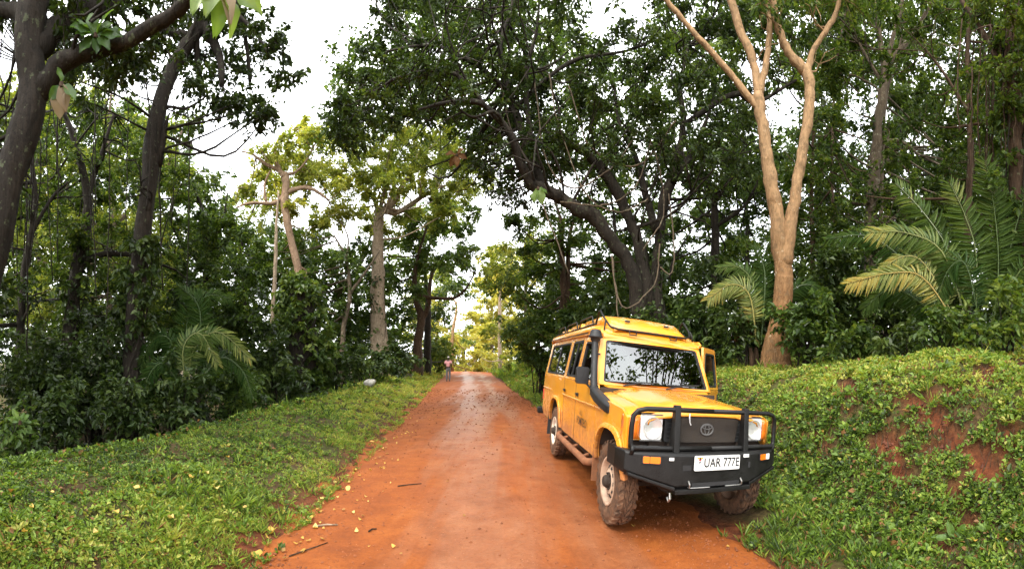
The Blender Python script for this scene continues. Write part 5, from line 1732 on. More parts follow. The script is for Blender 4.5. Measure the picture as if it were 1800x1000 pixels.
# ------------------------------------------------------------------ shrubs at the forest edge
def shrub(name, label, px, py_top, w, r, kind, leafpx, dens, tone, group=None, hexa=True, asp=.55, dy=0):
    """one bush: several stems from the ground and leafy sprays"""
    a = (px - 900) / FX; x, y = r * math.sin(a), r * math.cos(a); g = gz(x, y)
    top = EYE + r * (HY - py_top) / FV; h = max(.5, top - g); wr = w * r / FX / 2
    root = thing(name, label, 'shrub', (x, y, g), group=group)
    m = MB(); nst = 6
    sp = max(.28, min(wr, h) * .36)
    n = int(max(8, (wr * 2) * (wr * 1.3) * h / sp ** 3 * .30)); n = min(n, 60)
    c = rnd_unit(n) * rng.random((n, 1)) ** .45
    cent = np.stack([c[:, 0] * wr, c[:, 1] * wr * .7, h * (.5 + .46 * c[:, 2] * (1 - .25 * np.abs(c[:, 0])))], 1)
    cent[:, 2] = np.maximum(cent[:, 2], sp * .3)
    for i in range(n):
        if i % 2 == 0:
            b = rng.normal(size=2) * wr * .12
            p = np.array([[b[0], b[1], -.08], [b[0] * .5 + cent[i, 0] * .35, b[1] * .5 + cent[i, 1] * .35, cent[i, 2] * .55], cent[i]])
            m.tube([tuple(q) for q in catmull(p, 3)], list(np.linspace(.012 + .006 * h, .004, 7)), 5)
    m.build('stem', BARK['dark'], root, smooth=True)
    rad = np.ones((n, 3)) * sp * (.8 + .5 * rng.random((n, 1)))
    wc = cent + np.array([x, y, g]); rr = np.hypot(wc[:, 0], wc[:, 1])
    L = leafpx * rr / FX
    nl = np.maximum(10, dens * PI * (rad[:, 0] * FX / rr) ** 2 / (.5 * leafpx ** 2 * asp)).astype(int)
    d = sprays(cent, rad, nl, L, asp, np.clip(tone + rng.normal(size=n) * .1, 0, 1), .2, ntw=7, droop=.35, flat=.7, hexa=hexa and r < 8.8, upward=.25, twig=False)
    leaf_object('foliage', d, LEAF[kind], BARK['dark'], root, (0, 0, 0))
    return root


SH_R = [  # px, top, width, r, kind, leafpx, dens, tone, label
    (1415, 500, 130, 9.6, 'mid', 12, 1.1, .35, 'dense broad leaved bush touching the foot of the orange forked tree'),
    (1500, 560, 120, 9.0, 'mid', 12, 1.1, .42, 'rounded leafy bush under the lowest yellow palm frond'),
    (1590, 560, 110, 8.3, 'dark', 12, 1.0, .7, 'dark bush below the arching palm, left of its dry frond'),
    (1650, 535, 100, 7.5, 'mid', 12, .9, .4, 'leafy bush covering the foot of the large palm'),
    (1680, 500, 110, 7.9, 'mid', 15, .7, .62, 'light broad leaves just right below the palm crown'),
    (1770, 470, 130, 7.4, 'mid', 15, .8, .62, 'tall broad leaved bush at the right picture edge'),
    (1735, 560, 130, 7.0, 'mid', 13, .9, .5, 'low bush on the bank top beneath the right edge bush'),
    (1310, 540, 120, 11.0, 'dark', 11, 1.1, .6, 'dark bush behind the open vehicle door'),
    (1240, 500, 130, 12.5, 'dark', 11, 1.2, .55, 'dark bush above the windscreen, right of the big leaning tree'),
    (1122, 528, 110, 12.0, 'dark', 10, 1.1, .55, 'low dark bush hiding the very foot of the big leaning tree'),
    (1180, 480, 120, 14.0, 'mid', 10, 1.1, .35, 'leafy bush just right of the leaning tree foot'),
    (1065, 500, 120, 15.0, 'dark', 10, 1.2, .6, 'dark bush above the vehicle roof, left of the leaning tree foot'),
    (1010, 520, 90, 17.5, 'mid', 9, 1.2, .35, 'bush around the pair of slim stems'),
    (955, 520, 100, 21.0, 'mid', 8, 1.2, .45, 'mid green bush just left of the vehicle roof'),
    (1460, 400, 130, 12.5, 'dark', 10, 1.1, .55, 'tall dark bush behind the palm tip, right of the forked tree'),
    (1560, 440, 140, 12.5, 'dark', 10, 1.1, .5, 'dark bush in the shade behind the palm'),
    (1350, 440, 110, 13.0, 'dark', 10, 1.1, .55, 'dark bush left behind the orange forked trunk'),
]
for (px, top, w, r, kind, lp, dens, tone, lab) in SH_R:
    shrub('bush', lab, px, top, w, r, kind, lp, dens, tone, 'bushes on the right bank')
SH_L = [
    (15, 690, 130, 6.9, 'mid', 14, .7, .45, 'pale leaved bush at the left picture edge on the verge rim'),
    (110, 640, 150, 8.0, 'dark', 12, 1.0, .45, 'dark bush at the foot of the creeper hung trunk on the left'),
    (215, 640, 120, 9.0, 'dark', 12, 1.0, .5, 'bush of dark drooping leaves round the leaning trunk foot'),
    (310, 610, 150, 10.0, 'dark', 11, 1.0, .42, 'black green bush right of the leaning dark trunk'),
    (410, 620, 140, 11.5, 'mid', 10, 1.1, .32, 'green bush under the left palm'),
    (480, 570, 130, 14.5, 'dark', 10, 1.1, .48, 'dark bush between the left palm and the creeper column'),
    (590, 590, 110, 18.5, 'dark', 9, 1.1, .48, 'dark bush right of the creeper column'),
    (640, 600, 100, 22.5, 'dark', 8, 1.1, .48, 'bush at the foot of the tall pale trunk, left side'),
    (700, 590, 90, 27.5, 'dark', 8, 1.1, .48, 'bush between the tall pale trunk and the brown forked one'),
    (770, 590, 60, 43.0, 'mid', 7, 1.1, .42, 'small bush on the verge behind the walking person'),
    (165, 560, 140, 11.5, 'dark', 10, 1.1, .42, 'tall dark bush behind the leaning trunk'),
    (60, 560, 150, 10.5, 'dark', 11, 1.0, .48, 'tall dark bush behind the left edge bush'),
    (400, 540, 120, 16.0, 'mid', 9, 1.1, .3, 'tall bush behind the left palm'),
    (540, 700, 90, 15.8, 'dark', 9, 1.0, .48, 'low bush on the verge rim in front of the creeper column'),
]
for (px, top, w, r, kind, lp, dens, tone, lab) in SH_L:
    shrub('bush', lab, px, top, w, r, kind, lp, dens, tone, 'bushes along the left forest edge')


# ------------------------------------------------------------------ undergrowth that reads as one mass
def mass(name, label, poly, sp, r0, r1, kind, leafpx, dens, tone, rfun=None, asp=.55):
    cent, rad = fill(poly, sp, r0, r1, False, rfun=rfun)
    g = H(cent[:, 0], cent[:, 1])
    cent[:, 2] = np.maximum(cent[:, 2], g + rad[:, 2] * .3)
    o = (cent[:, 0] - cline(cent[:, 1])); k = (np.abs(o) > 6.8) | (cent[:, 1] > 70)
    cent, rad = cent[k], rad[k]
    rr = np.hypot(cent[:, 0], cent[:, 1])
    nl = np.maximum(8, dens * PI * (rad[:, 0] * FX / rr) * (rad[:, 2] * FX / rr) / (.5 * leafpx ** 2 * asp)).astype(int)
    d = sprays(cent, rad, nl, leafpx * rr / FX, asp, np.clip(tone + rng.normal(size=len(cent)) * .12, 0, 1), .2, hexa=False, twig=False)
    ob = leaf_object(name, d, LEAF[kind], BARK['dark'], None, (0, 0, 0))
    return tag(ob, label, None, None, 'stuff')


mass('undergrowth', 'dark leafy undergrowth filling the forest left of the road', [(-80, 500), (440, 500), (640, 560), (760, 590), (760, 660), (600, 690), (400, 730), (-80, 800)], 46, 9, 20, 'dark', 10, 1.1, .3,  # deep shade of this side put into the low leaf tone
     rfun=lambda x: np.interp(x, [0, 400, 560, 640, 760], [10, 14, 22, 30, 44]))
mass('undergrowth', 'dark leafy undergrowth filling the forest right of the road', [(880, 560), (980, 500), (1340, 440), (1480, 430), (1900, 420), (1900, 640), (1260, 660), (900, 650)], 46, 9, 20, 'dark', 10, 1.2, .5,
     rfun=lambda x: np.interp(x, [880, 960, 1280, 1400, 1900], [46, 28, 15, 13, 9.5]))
mass('distant_forest', 'shadowy far trees merging into one mass behind the trunks', [(-80, 400), (400, 420), (560, 440), (760, 520), (760, 660), (-80, 660)], 46, 30, 48, 'mid', 10, 1.7, .25)
mass('distant_forest', 'shadowy far trees merging into one mass behind the right hand trunks', [(900, 520), (1000, 470), (1340, 420), (1900, 380), (1900, 650), (900, 650)], 46, 28, 46, 'mid', 10, 1.7, .25)
# ------------------------------------------------------------------ palms
def frond(parent, origin, path, r, ln_px, tone, dr=0., kind='palm', nl=66, face=.8):
    """one feather leaf: curved stalk with two rows of narrow leaflets"""
    n = len(path)
    P = np.array([W(x, y, r + dr * i / (n - 1)) for i, (x, y) in enumerate(path)])
    P = catmull(P, 14)
    d = np.concatenate([[0], np.cumsum(np.linalg.norm(np.diff(P, axis=0), axis=1))]); Ltot = d[-1]
    t = np.linspace(.22, .995, nl)
    Q = np.stack([np.interp(t * Ltot, d, P[:, k]) for k in range(3)], 1)
    T = unit(np.gradient(Q, axis=0))
    toc = unit(np.array([0, 0, EYE]) - Q)
    N = unit(toc * face + UP * .6); N = unit(N - T * (N * T).sum(1, keepdims=True)); S = np.cross(T, N)
    L0 = ln_px * r / FX * (np.sin(np.clip((t - .12) / .9, 0, 1) * PI) ** .5 * .8 + .25)
    V = []; PL = []; off = 0; tn = []
    for s in (-1, 1):
        k = nl
        sw = .35 + .9 * t ** 2
        A = S * s + T * sw[:, None] - N * .18 - UP * .22 + rng.normal(size=(k, 3)) * .13
        L = L0 * (.82 + .3 * rng.random(k))
        v, p = leaf_geo(Q, A, N + S * s * .35, L, np.maximum(.016, L * .10) + .005, True, .25)
        keepf = rng.random(k) < .95; vv = v.reshape(k, 6, 3)[keepf].reshape(-1, 3); nk = int(keepf.sum())
        V.append(vv); PL += [p[0][np.concatenate([np.arange(nk), k + np.arange(nk)])] + off]; off += len(vv)
        tn.append(np.repeat(np.clip(tone * .92 + rng.normal(size=k) * .10 + .14 * (t > .8), 0, 1)[keepf], 6))
    m = MB(); m.tube([tuple(q) for q in P[::3]], list(np.linspace(.020, .004, len(P[::3])) * r / 9), 5)
    SV = np.array([tuple(v) for v in m.v]); V = np.concatenate(V + [SV])
    sq = np.array([f for f in m.f if len(f) == 4]) + off
    tn = np.concatenate(tn + [np.full(len(SV), min(1, tone + .15))])
    return np_obj('frond', V - origin, PL + [sq], [LEAF[kind]], parent, None, False, tn)


def palm(label, base, r, stem, fronds):
    a = W(base[0], base[1], r); a[2] = gz(a[0], a[1])
    root = thing('palm', label, 'palm', a)
    m = MB()
    for k in range(stem):
        x = (k - stem / 2) * .10
        m.tube([(x, 0, -.2), (x * 1.3, .02, .25), (x * 1.8, .03, .55)], [.10, .085, .05], 8)
    m.build('stem', BARK['brown'], root, smooth=True)
    for f in fronds:
        frond(root, a, *f)
    return root


palm('large palm with arching green and yellow fronds on the bank at right', (1715, 600), 8.6, 3, [
    ([(1745, 590), (1755, 470), (1748, 370), (1733, 283)], 8.7, 44, .36, .1),
    ([(1715, 580), (1716, 450), (1696, 378), (1670, 322)], 8.5, 42, .44, .1),
    ([(1700, 580), (1668, 445), (1622, 372), (1574, 322)], 8.6, 40, .38, .3),
    ([(1702, 580), (1660, 448), (1596, 410), (1528, 408)], 8.3, 40, .62, -.3),
    ([(1690, 585), (1625, 490), (1565, 480), (1490, 498)], 8.1, 36, .86, -.4),
    ([(1690, 585), (1630, 470), (1590, 450), (1548, 474)], 8.2, 30, .74, -.2),
    ([(1680, 580), (1590, 460), (1525, 415), (1452, 420)], 9.4, 34, .12, .5),
    ([(1745, 590), (1790, 480), (1830, 470), (1870, 500)], 8.6, 44, .4, .1),
    ([(1725, 590), (1700, 470), (1670, 470), (1640, 540)], 8.2, 36, .10, -.2),
    ([(1740, 590), (1780, 420), (1800, 350), (1815, 300)], 9.0, 44, .3, .4),
    ([(1690, 590), (1600, 520), (1560, 510), (1520, 540)], 8.9, 34, .15, -.1),
])
palm('small palm with pale drooping fronds just right of the open vehicle door', (1330, 610), 11.0, 2, [
    ([(1330, 605), (1318, 520), (1285, 500), (1242, 528)], 10.7, 28, .74, -.3),
    ([(1335, 605), (1325, 505), (1300, 470), (1262, 470)], 11.0, 28, .40, .1),
    ([(1338, 605), (1345, 500), (1340, 460), (1325, 430)], 11.0, 26, .15, .2),
    ([(1335, 608), (1312, 560), (1300, 558), (1290, 595)], 10.9, 18, .1, 0, 'dead'),
    ([(1345, 605), (1385, 520), (1420, 500), (1450, 520)], 11.2, 26, .10, .2),
])
palm('dark palm with two paler fronds left of the road', (330, 700), 10.8, 2, [
    ([(332, 695), (338, 620), (382, 583), (442, 632)], 10.2, 26, .58, -.3),
    ([(328, 695), (322, 612), (352, 586), (384, 642)], 10.1, 24, .55, -.3),
    ([(322, 695), (300, 600), (268, 598), (246, 645)], 10.6, 28, .10, .1),
    ([(335, 695), (352, 580), (345, 530), (310, 500)], 10.9, 30, .08, .3),
    ([(338, 695), (385, 630), (425, 650), (445, 700)], 10.2, 24, .12, -.2),
    ([(325, 695), (330, 560), (365, 520), (405, 525)], 11.2, 30, .12, .3),
    ([(325, 695), (290, 640), (262, 660), (250, 720)], 10.0, 24, .05, -.2),
])


# ------------------------------------------------------------------ climbers
def climber(label, path, r, leafpx, dens, tone, kind='dark', spread=.7, name='climbing_plant', trunk=None, sp=None):
    """leaves hugging a trunk; path of (px, py, width)"""
    P, R = limb_world(path, r); PR = catmull(np.hstack([P, R[:, None]]), 6)
    base = PR[0, :3].copy(); base[2] = gz(base[0], base[1])
    root = thing(name, label, 'climber', base)
    m = MB()
    for k in range(4):
        ph = rng.random() * 6; Q = []
        for i, q in enumerate(PR):
            a = ph + i * .25; Q.append((q[0] + math.cos(a) * q[3] * 1.03 - base[0], q[1] + math.sin(a) * q[3] * 1.03 - base[1], q[2] - base[2]))
        m.tube(Q, [.018] * len(Q), 5)
    if trunk is not None: m.tube([tuple(q[:3] - base) for q in PR], list(PR[:, 3] * trunk), 10)
    m.build('stem', BARK['dark'], root, smooth=True)
    n = len(PR) * 4; i = rng.integers(0, len(PR), n); a = rng.random(n) * 2 * PI
    rr = PR[i, 3] * (1 + spread * rng.random(n) * .6)
    cent = PR[i, :3] + np.stack([np.cos(a) * rr, np.sin(a) * rr, rng.normal(size=n) * .15], 1)
    rad = np.ones((n, 3)) * (PR[i, 3] * spread + .06)[:, None]
    d0 = np.hypot(cent[:, 0], cent[:, 1]); L = leafpx * d0 / FX
    nl = np.maximum(8, dens * PI * (rad[:, 0] * FX / d0) ** 2 / (.5 * leafpx ** 2 * .6)).astype(int)
    d = sprays(cent, rad, nl, L, .62, np.clip(tone + rng.normal(size=n) * .12, 0, 1), .2, ntw=5, droop=.5, hexa=True, twig=False)
    leaf_object('foliage', d, LEAF[kind], BARK['dark'], root, base)
    return root


climber('climbing leaves wrapping the foot of the leaning dark trunk', [(214, 790, 66), (232, 650, 54), (240, 520, 48), (252, 430, 44)], 11.0, 11, .9, .5)
climber('leafy column of creepers over a dead stem below the pale twisted tree', [(536, 700, 62), (534, 620, 66), (530, 560, 60), (527, 510, 46), (524, 488, 26)], 17.5, 8.5, 1.3, .5, 'mid', .55, 'creeper_column', .8)
climber('ragged leaf curtain hanging round the thin trunk left of the leaning one', [(128, 760, 40), (130, 600, 40), (134, 500, 36), (146, 410, 30)], 14.0, 10, .8, .55)
climber('sparse creeper patches on the tall pale trunk', [(668, 655, 34), (664, 560, 28), (664, 490, 22)], 30.0, 7, .10, .4, 'dark', .25)
climber('creeper on the lower stems of the big leaning tree', [(1150, 560, 40), (1146, 480, 36), (1150, 420, 26)], 13.4, 9, .35, .5, 'dark', .5)
climber('climbing leaves on the shaded trunk at the right picture edge', [(1795, 600, 36), (1788, 400, 34), (1782, 230, 32), (1778, 60, 30)], 9.5, 11, .6, .4, 'mid', .9)


def liana(label, path, r, w, group, dr=0., kind='dark'):
    P, R = limb_world([(x, y, w) for x, y in path], r, dr)
    PR = catmull(P, 8); b = PR[0].copy()
    m = MB().tube([tuple(q - b + rng.normal(size=3) * .012) for q in PR], w * r / FX / 2, 5)
    o = m.build('liana', BARK[kind], None, smooth=True); o.location = b
    tag(o, label, 'liana', group)


GL = 'thin lianas hanging in the dark trees on the left'
for k in range(26):
    x = float(rng.choice([rng.uniform(0, 60), rng.uniform(90, 200), rng.uniform(90, 330)])); y0 = rng.uniform(-40, 300); y1 = y0 + rng.uniform(150, 420); s = rng.normal() * 14
    liana('thin dark liana hanging straight down among the trunks on the left', [(x, y0), (x + s, y0 * .6 + y1 * .4), (x + s * .6 + rng.normal() * 6, y1)], rng.uniform(8, 14), rng.uniform(1.6, 3.2), GL)
GP = 'pale lianas looping between the stems of the big leaning tree'
for path in ([(965, 130), (985, 230), (1030, 340), (1085, 372), (1140, 350)], [(1150, 190), (1140, 260), (1115, 330), (1060, 360), (985, 355)], [(1090, 580), (1075, 450), (1095, 540), (1150, 500), (1160, 430)],
             [(940, 140), (960, 280), (1010, 330), (1080, 290), (1120, 230)], [(1175, 340), (1185, 430), (1180, 480), (1160, 470)], [(880, 150), (905, 250), (950, 350), (1000, 480)], [(1130, 200), (1160, 300), (1165, 380), (1130, 440)],
             [(1000, 150), (1040, 260), (1120, 290), (1190, 210)]):
    liana('pale thin liana looping between the stems of the big leaning tree', path, 12.3, 2.6, GP, kind='grey')
GR = 'thin lianas hanging in the trees at the right edge'
for k in range(16):
    x = rng.uniform(1690, 1800); y0 = rng.uniform(-40, 120); s = rng.normal() * 10
    liana('thin brown liana hanging in the trees at the right edge', [(x, y0), (x + s, y0 + 130), (x + s * .5, y0 + rng.uniform(180, 300))], rng.uniform(9, 12), rng.uniform(2, 3.5), GR, kind='brown')


# ------------------------------------------------------------------ single large leaves
def bigleaf(P, A, N, L, Wd, kind, tone, parent, curl=.25, name='leaf'):
    P = np.asarray(P, float); A = unit(np.asarray(A, float)); N = np.asarray(N, float); N = unit(N - A * (N @ A)); S = np.cross(A, N)
    t = np.linspace(0, 1, 8); w = np.array([.04, .30, .62, .86, 1.0, .92, .62, .10]) * Wd / 2
    V = []; ph = rng.random() * 6; curl = curl * (.4 + 1.4 * rng.random())
    for ti, wi in zip(t, w):
        c = P + A * L * ti - N * curl * L * ti * ti
        for u in (-1, -.5, 0, .5, 1):
            wav = .07 * L * math.sin(ti * 11 + u * 3 + ph)
            V.append(c + S * wi * u + N * (abs(u) * wi * .35 + wav * abs(u)))
    q = [(i * 5 + j, i * 5 + j + 1, i * 5 + j + 6, i * 5 + j + 5) for i in range(7) for j in range(4)]
    return np_obj(name, np.array(V), [np.array(q)], [LEAF[kind]], parent, None, True, np.clip(tone + .12 * np.tile([-1, .3, 1.2, .3, -1], 8) * .6 + np.repeat(rng.normal(size=8), 5) * .05, 0, 1))


def epiphyte(label, at, r, leaves, cat='plant', name='epiphyte'):
    b = W(*at, r)
    root = thing(name, label, cat, b)
    MB().tube([(0, 0, .03), (0, 0, -.05)], [.03, .05], 8).build('stem', BARK['brown'], root)
    for (dx, dz, L, Wd, kind, tone) in leaves:                # direction in the picture plane, length/width in photo px
        a = (at[0] - 900) / FX; right = np.array([math.cos(a), -math.sin(a), 0]); tow = np.array([-math.sin(a), -math.cos(a), 0])
        A = right * dx + UP * dz + tow * rng.uniform(-.1, .45)
        N = tow * .8 + UP * .5 + rng.normal(size=3) * .25
        bigleaf((0, 0, 0), A, N, L * r / FX, Wd * r / FX, kind, tone, root)
    return root


epiphyte('broad light green leaves hanging into the top of the picture left of centre', (385, -42), 4.2,
         [(-.75, -.85, 78, 36, 'broad', .65), (-.3, -1, 80, 38, 'broad', .75), (.05, -1, 86, 40, 'broad', .55), (.35, -1, 76, 28, 'buff', .6), (.55, -.9, 84, 40, 'broad', .7), (1, -.6, 92, 34, 'broad', .6)])
epiphyte('rosette of broad leaves perched on the heavy limb of the left edge trunk', (168, 62), 6.4,
         [(-1, .25, 46, 22, 'broad', .0), (-.7, .6, 42, 22, 'broad', .2), (-.2, .8, 38, 24, 'broad', .35), (.4, .7, 44, 24, 'broad', .35), (.9, .4, 48, 24, 'broad', .25), (1, .0, 46, 22, 'broad', .05), (.6, -.6, 36, 20, 'broad', .1), (-.6, -.5, 38, 20, 'broad', .0), (-.95, .0, 36, 20, 'broad', .1), (.1, -.9, 30, 18, 'broad', .0), (.75, .75, 36, 20, 'broad', .4)])
epiphyte('dry buff leaf and a green one under the fork of the left edge trunk', (108, 148), 6.2, [(-.25, -1, 46, 30, 'buff', .5), (.15, -1, 40, 26, 'buff', .3), (.7, -.7, 38, 22, 'broad', .25), (-.6, -.6, 30, 18, 'broad', .1), (-.1, .6, 26, 14, 'broad', .2)])
epiphyte('pair of pale heart shaped leaves on the bend of the big leaning tree', (946, 330), 11.3, [(-.45, -1, 24, 17, 'broad', .6), (.35, -1, 25, 18, 'broad', .65), (.9, -.2, 18, 10, 'broad', .3)])
epiphyte('brown clump of dry leaves lodged on a bough over the road', (803, 272), 11.5, [(-1, .1, 20, 12, 'dead', .25), (-.6, -.7, 20, 12, 'dead', .2), (0, -1, 18, 12, 'dead', .3), (.8, -.3, 18, 10, 'dead', .15), (.5, .6, 14, 9, 'dead', .4)], name='dry_leaf_clump')
epiphyte('yellow green young leaves at the rim of the left verge', (36, 742), 6.6, [(-.9, .3, 24, 10, 'broad', .5), (-.4, .6, 26, 10, 'broad', .6), (.5, .5, 22, 9, 'broad', .4), (.9, .1, 20, 9, 'broad', .35), (.2, .9, 18, 8, 'broad', .3)], name='young_plant')
epiphyte('star of long leaves at the foot of the red earth bank', (1678, 950), 3.9, [(-.9, .35, 40, 15, 'broad', .35), (-.3, .8, 34, 14, 'broad', .4), (.4, .7, 36, 15, 'broad', .4), (.9, .25, 40, 15, 'broad', .3), (.1, -.8, 44, 17, 'broad', .55)], name='young_plant')


# ------------------------------------------------------------------ trees behind the camera, seen in the windscreen
cc = np.stack([rng.uniform(-9, 9, 190), rng.uniform(-13, -.5, 190), rng.uniform(6.5, 11.5, 190)], 1)
cc = cc[vnoise(cc[:, 0] * .45 + 3, cc[:, 1] * .45 + 7) > .34]
cc = cc[(cc[:, 0] < 3) | (cc[:, 1] < -3)]
c2 = np.stack([rng.uniform(3.8, 11, 52), rng.uniform(-2.4, 2.6, 52), rng.uniform(7.6, 9.8, 52)], 1)
cc = np.concatenate([cc, c2])
spots = ((-5.5, -7.0, 11, 'tree behind the viewpoint, left one mirrored in the windscreen'), (7.6, -3.4, 10, 'tree behind the viewpoint, right one mirrored in the windscreen'), (1.6, -12.0, 12, 'far tree behind the viewpoint, mirrored low in the windscreen'))
near = np.argmin(np.stack([np.hypot(cc[:, 0] - q[0], cc[:, 1] - q[1]) for q in spots], 1), 1)
for i, (x, y, h, lab) in enumerate(spots):
    b = np.array([x, y, gz(x, y)]); root = thing('forest_tree', lab, 'tree', b); c3 = cc[near == i] - b; n = len(c3)
    m = MB(); m.tube([(0, 0, -.2), (.1, .1, h * .3), (.2, .3, h * .6), (.4, .2, h)], [.32, .26, .2, .08], 10)
    for q in c3: m.tube([(.2, .3, h * .5), tuple(q * .5 + np.array([.1, .1, h * .3])), tuple(q)], [.06, .04, .012], 5)
    m.build('trunk', BARK['brown'], root, smooth=True)
    d = sprays(c3, np.ones((n, 3)) * .72, np.full(n, 85), np.full(n, .15), .5, np.full(n, .4), .2)
    leaf_object('crown', d, LEAF['mid'], BARK['brown'], root, (0, 0, 0))


# ------------------------------------------------------------------ things lying on the ground
def ground_at(px, py, onroad=False):
    a = (px - 900) / FX
    r = np.concatenate([np.arange(1.2, 15, .02), np.arange(15, 90, .2)])
    x, y = r * math.sin(a), r * math.cos(a); z = EYE + r * (HY - py) / FV
    i = int(np.argmax(z < H(x, y, not onroad)))
    return x[i], y[i], (road_z(x[i], y[i]) if onroad else gz(x[i], y[i]))


lm = []
for k in range(6):
    sh = MB(); n = 6
    rows = []
    for i, (t, w) in enumerate(zip(np.linspace(-.5, .5, 6), (.03, .30, .42, .38, .24, .03))):
        bend = .12 * math.sin(i * 1.1 + k) + (.05 + .05 * k % 3) * (t * t * 4)
        rows.append([(t, -w * (.8 + .08 * k), bend + .10), (t, 0, bend), (t, w * (.8 + .05 * k), bend + .07)])
    sh.grid(rows)
    o = sh.build('fallen_leaf', LEAF['litter'], None, smooth=True)
    at = o.data.attributes.new('tone', 'FLOAT', 'POINT'); at.data.foreach_set('value', [[.75, .55, .9, .6, .3, .12][k]] * len(o.data.vertices))
    lm.append(o)
first = [True] * 6
def drop_leaf(px, py, L, k, road, label, group):
    x, y, z = ground_at(px, py, road)
    if first[k]: o = lm[k]; first[k] = False
    else: o = lm[k].copy(); C.objects.link(o)
    o.location = (x, y, z + (.012 if road else .07)); o.scale = (L, L, L)
    o.rotation_euler = (rng.normal() * .25, rng.normal() * .25, rng.random() * 6.28)
    tag(o, label, 'leaf', group)


for (px, py) in ((43, 956), (168, 954), (266, 970), (205, 915), (55, 907), (336, 851), (363, 843), (400, 813), (381, 870), (92, 880), (300, 925), (150, 800), (430, 905), (240, 870), (20, 985)):
    drop_leaf(px, py, rng.uniform(.05, .085), int(rng.integers(0, 4)), False, 'yellow fallen leaf lying on the weeds of the left verge', 'yellow leaves on the left verge')
for (px, py, L) in ((624, 828, .10), (612, 862, .10), (543, 918, .11), (554, 930, .07), (477, 938, .09), (452, 980, .11), (717, 762, .10), (654, 778, .10), (470, 952, .06), (500, 905, .06), (590, 850, .07), (566, 880, .06), (520, 960, .05)):
    drop_leaf(px, py, L, int(rng.integers(0, 4)), True, 'yellow fallen leaf lying along the left road edge', 'leaves along the left road edge')
for k in range(110):
    Y = math.exp(rng.uniform(math.log(2.3), math.log(14))); o_ = -2.05 + abs(rng.normal()) * .35 if rng.random() < .8 else rng.uniform(-1.9, 1.9)
    x = cline(Y) + o_ * halfw(Y) / 2.12; p = topx(np.array([[x, Y, .05]]))[0]
    drop_leaf(p[0], p[1], rng.uniform(.025, .055), int(rng.integers(2, 6)), True, 'small dry leaf scattered on the red road', 'small dry leaves scattered on the road')
for (px, py) in ((1492, 730), (1700, 870), (1640, 900), (1712, 965), (1770, 965), (1520, 850), (1560, 700), (1445, 770)):
    drop_leaf(px, py, rng.uniform(.05, .08), int(rng.integers(0, 5)), False, 'withered leaf caught in the weeds of the right bank', 'withered leaves on the right bank')


def stick(label, a, b, rad, kind):
    p = Vector(ground_at(*a, True)); q = Vector(ground_at(*b, True)); p.z += rad; q.z += rad
    mid = (p + q) / 2 + Vector((rng.normal() * .01, rng.normal() * .01, .006))
    o = MB().tube([(0, 0, 0), tuple(mid - p), tuple(q - p)], [rad, rad * .9, rad * .6], 6).build('stick', BARK[kind], None, smooth=True)
    o.location = p; tag(o, label, 'stick')


stick('thin dark stick lying alone on the road left of the middle', (699, 857), (741, 851), .008, 'dark')
stick('pale straw coloured stick on the left road edge', (552, 929), (594, 925), .010, 'pale')
stick('dark twig on the road at the bottom left', (508, 982), (576, 957), .006, 'brown')
stick('short dark twig right of the pale straw coloured one', (648, 938), (662, 933), .008, 'dark')

# pale boulder at the rim of the left verge
x, y, z = ground_at(650, 682)
m = MB(); rows = []
for i in range(9):
    th = PI * i / 8; rows.append([(.26 * math.sin(th) * math.cos(a) * (1 + .12 * math.sin(3 * a + i)) + .05 * math.cos(th), .18 * math.sin(th) * math.sin(a), .17 * math.cos(th) + .05 * math.cos(2 * a) * math.sin(th)) for a in np.linspace(0, 2 * PI, 14)[:-1]])
m.grid(rows, closed=True)
o = m.build('boulder', plain('pale_stone', (.62, .58, .50), .8, var=.35, scale=9, bump=.5, bscale=30), None, smooth=True)
o.location = (x, y, z + .16); o.scale = (1.1, 1.1, 1.1); tag(o, 'pale rounded boulder on the rim of the left verge', 'boulder')

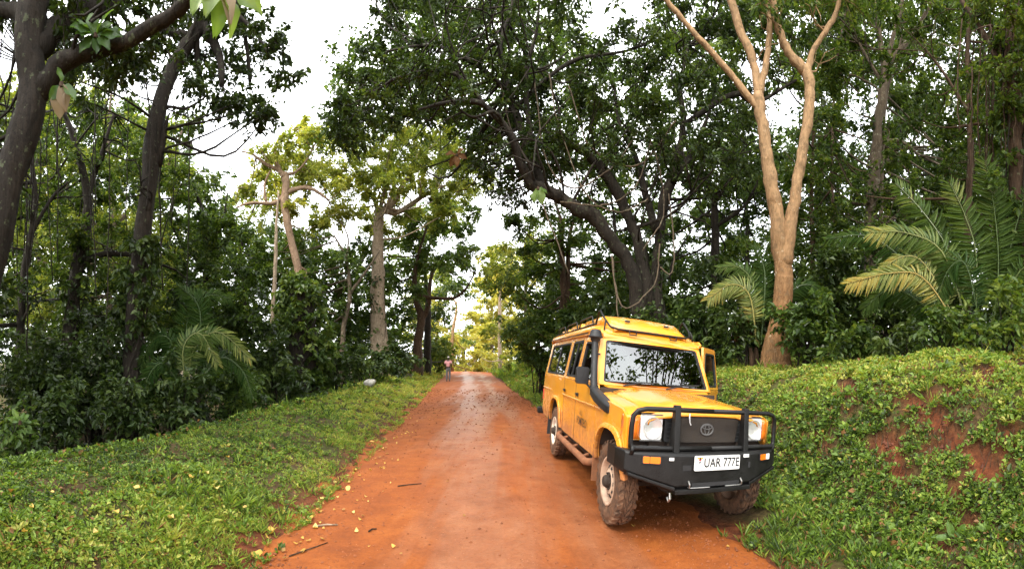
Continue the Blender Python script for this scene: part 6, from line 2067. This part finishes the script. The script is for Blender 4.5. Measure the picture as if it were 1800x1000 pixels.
# pebbles and crumbs of earth on the road: past counting
n = 6500
Y = np.exp(rng.random(n) * math.log(22)) * 1.0 + .8; o_ = np.where(rng.random(n) < .55, np.sign(rng.normal(size=n)) * (2.05 - np.abs(rng.normal(size=n)) * .5), rng.uniform(-2, 2, n))
X = cline(Y) + o_ * halfw(Y) / 2.12
Z = np.array([road_z(a, b) for a, b in zip(X, Y)])
s = (.004 + .014 * rng.random(n) ** 4) * np.maximum(1, Y / 6)
oc = np.array([(1, 0, 0), (-1, 0, 0), (0, 1, 0), (0, -1, 0), (0, 0, .7), (0, 0, -.5)])
V = (np.stack([X, Y, Z + s * .2], 1)[:, None, :] + oc[None] * s[:, None, None] * (.6 + .8 * rng.random((n, 6, 1)))).reshape(-1, 3)
fb = np.array([(0, 2, 4), (2, 1, 4), (1, 3, 4), (3, 0, 4), (2, 0, 5), (1, 2, 5), (3, 1, 5), (0, 3, 5)])
F = (np.arange(n)[:, None, None] * 6 + fb[None]).reshape(-1, 3)
tag(np_obj('gravel', V, [F], [plain('road_gravel', (.22, .066, .02), .9, var=.5, scale=2)], smooth=False), 'crumbs of red earth and gravel scattered over the road', None, None, 'stuff')

# clods of red earth and dangling rootlets on the torn faces of the bank: past counting
n = 60000
Y = rng.uniform(.3, 8, n); o_ = rng.uniform(2.6, 6.5, n); X = cline(Y) + o_; Z = H(X, Y)
k = redmask(X, Y, Z) > .45
X, Y, Z = X[k][:2600], Y[k][:2600], Z[k][:2600]; n = len(X)
s = .008 + .035 * rng.random(n) ** 3
V = (np.stack([X, Y, Z - .10 + s * .2], 1)[:, None, :] + oc[None] * s[:, None, None] * (.6 + .8 * rng.random((n, 6, 1)))).reshape(-1, 3)
F = (np.arange(n)[:, None, None] * 6 + fb[None]).reshape(-1, 3)
tag(np_obj('bank_gravel', V, [F], [plain('red_clod', (.15, .045, .02), .95, var=.6, scale=5)], smooth=False), 'crumbling clods of red earth on the torn bank', None, None, 'stuff')
k = rng.random(n) < .22
X, Y, Z = X[k], Y[k], Z[k]; n = len(X)
P = np.stack([X, Y, Z + .02], 1); A = np.stack([-.35 + rng.normal(size=n) * .3, rng.normal(size=n) * .4, -np.ones(n)], 1)
V, F = leaf_geo(P, A, rnd_unit(n), .06 + .16 * rng.random(n), np.full(n, .006), True)
tag(np_obj('bank_litter', V, F, [BARK['brown']]), 'dry rootlets and stems dangling over the torn red bank', None, None, 'stuff')
bpy.context.view_layer.update()
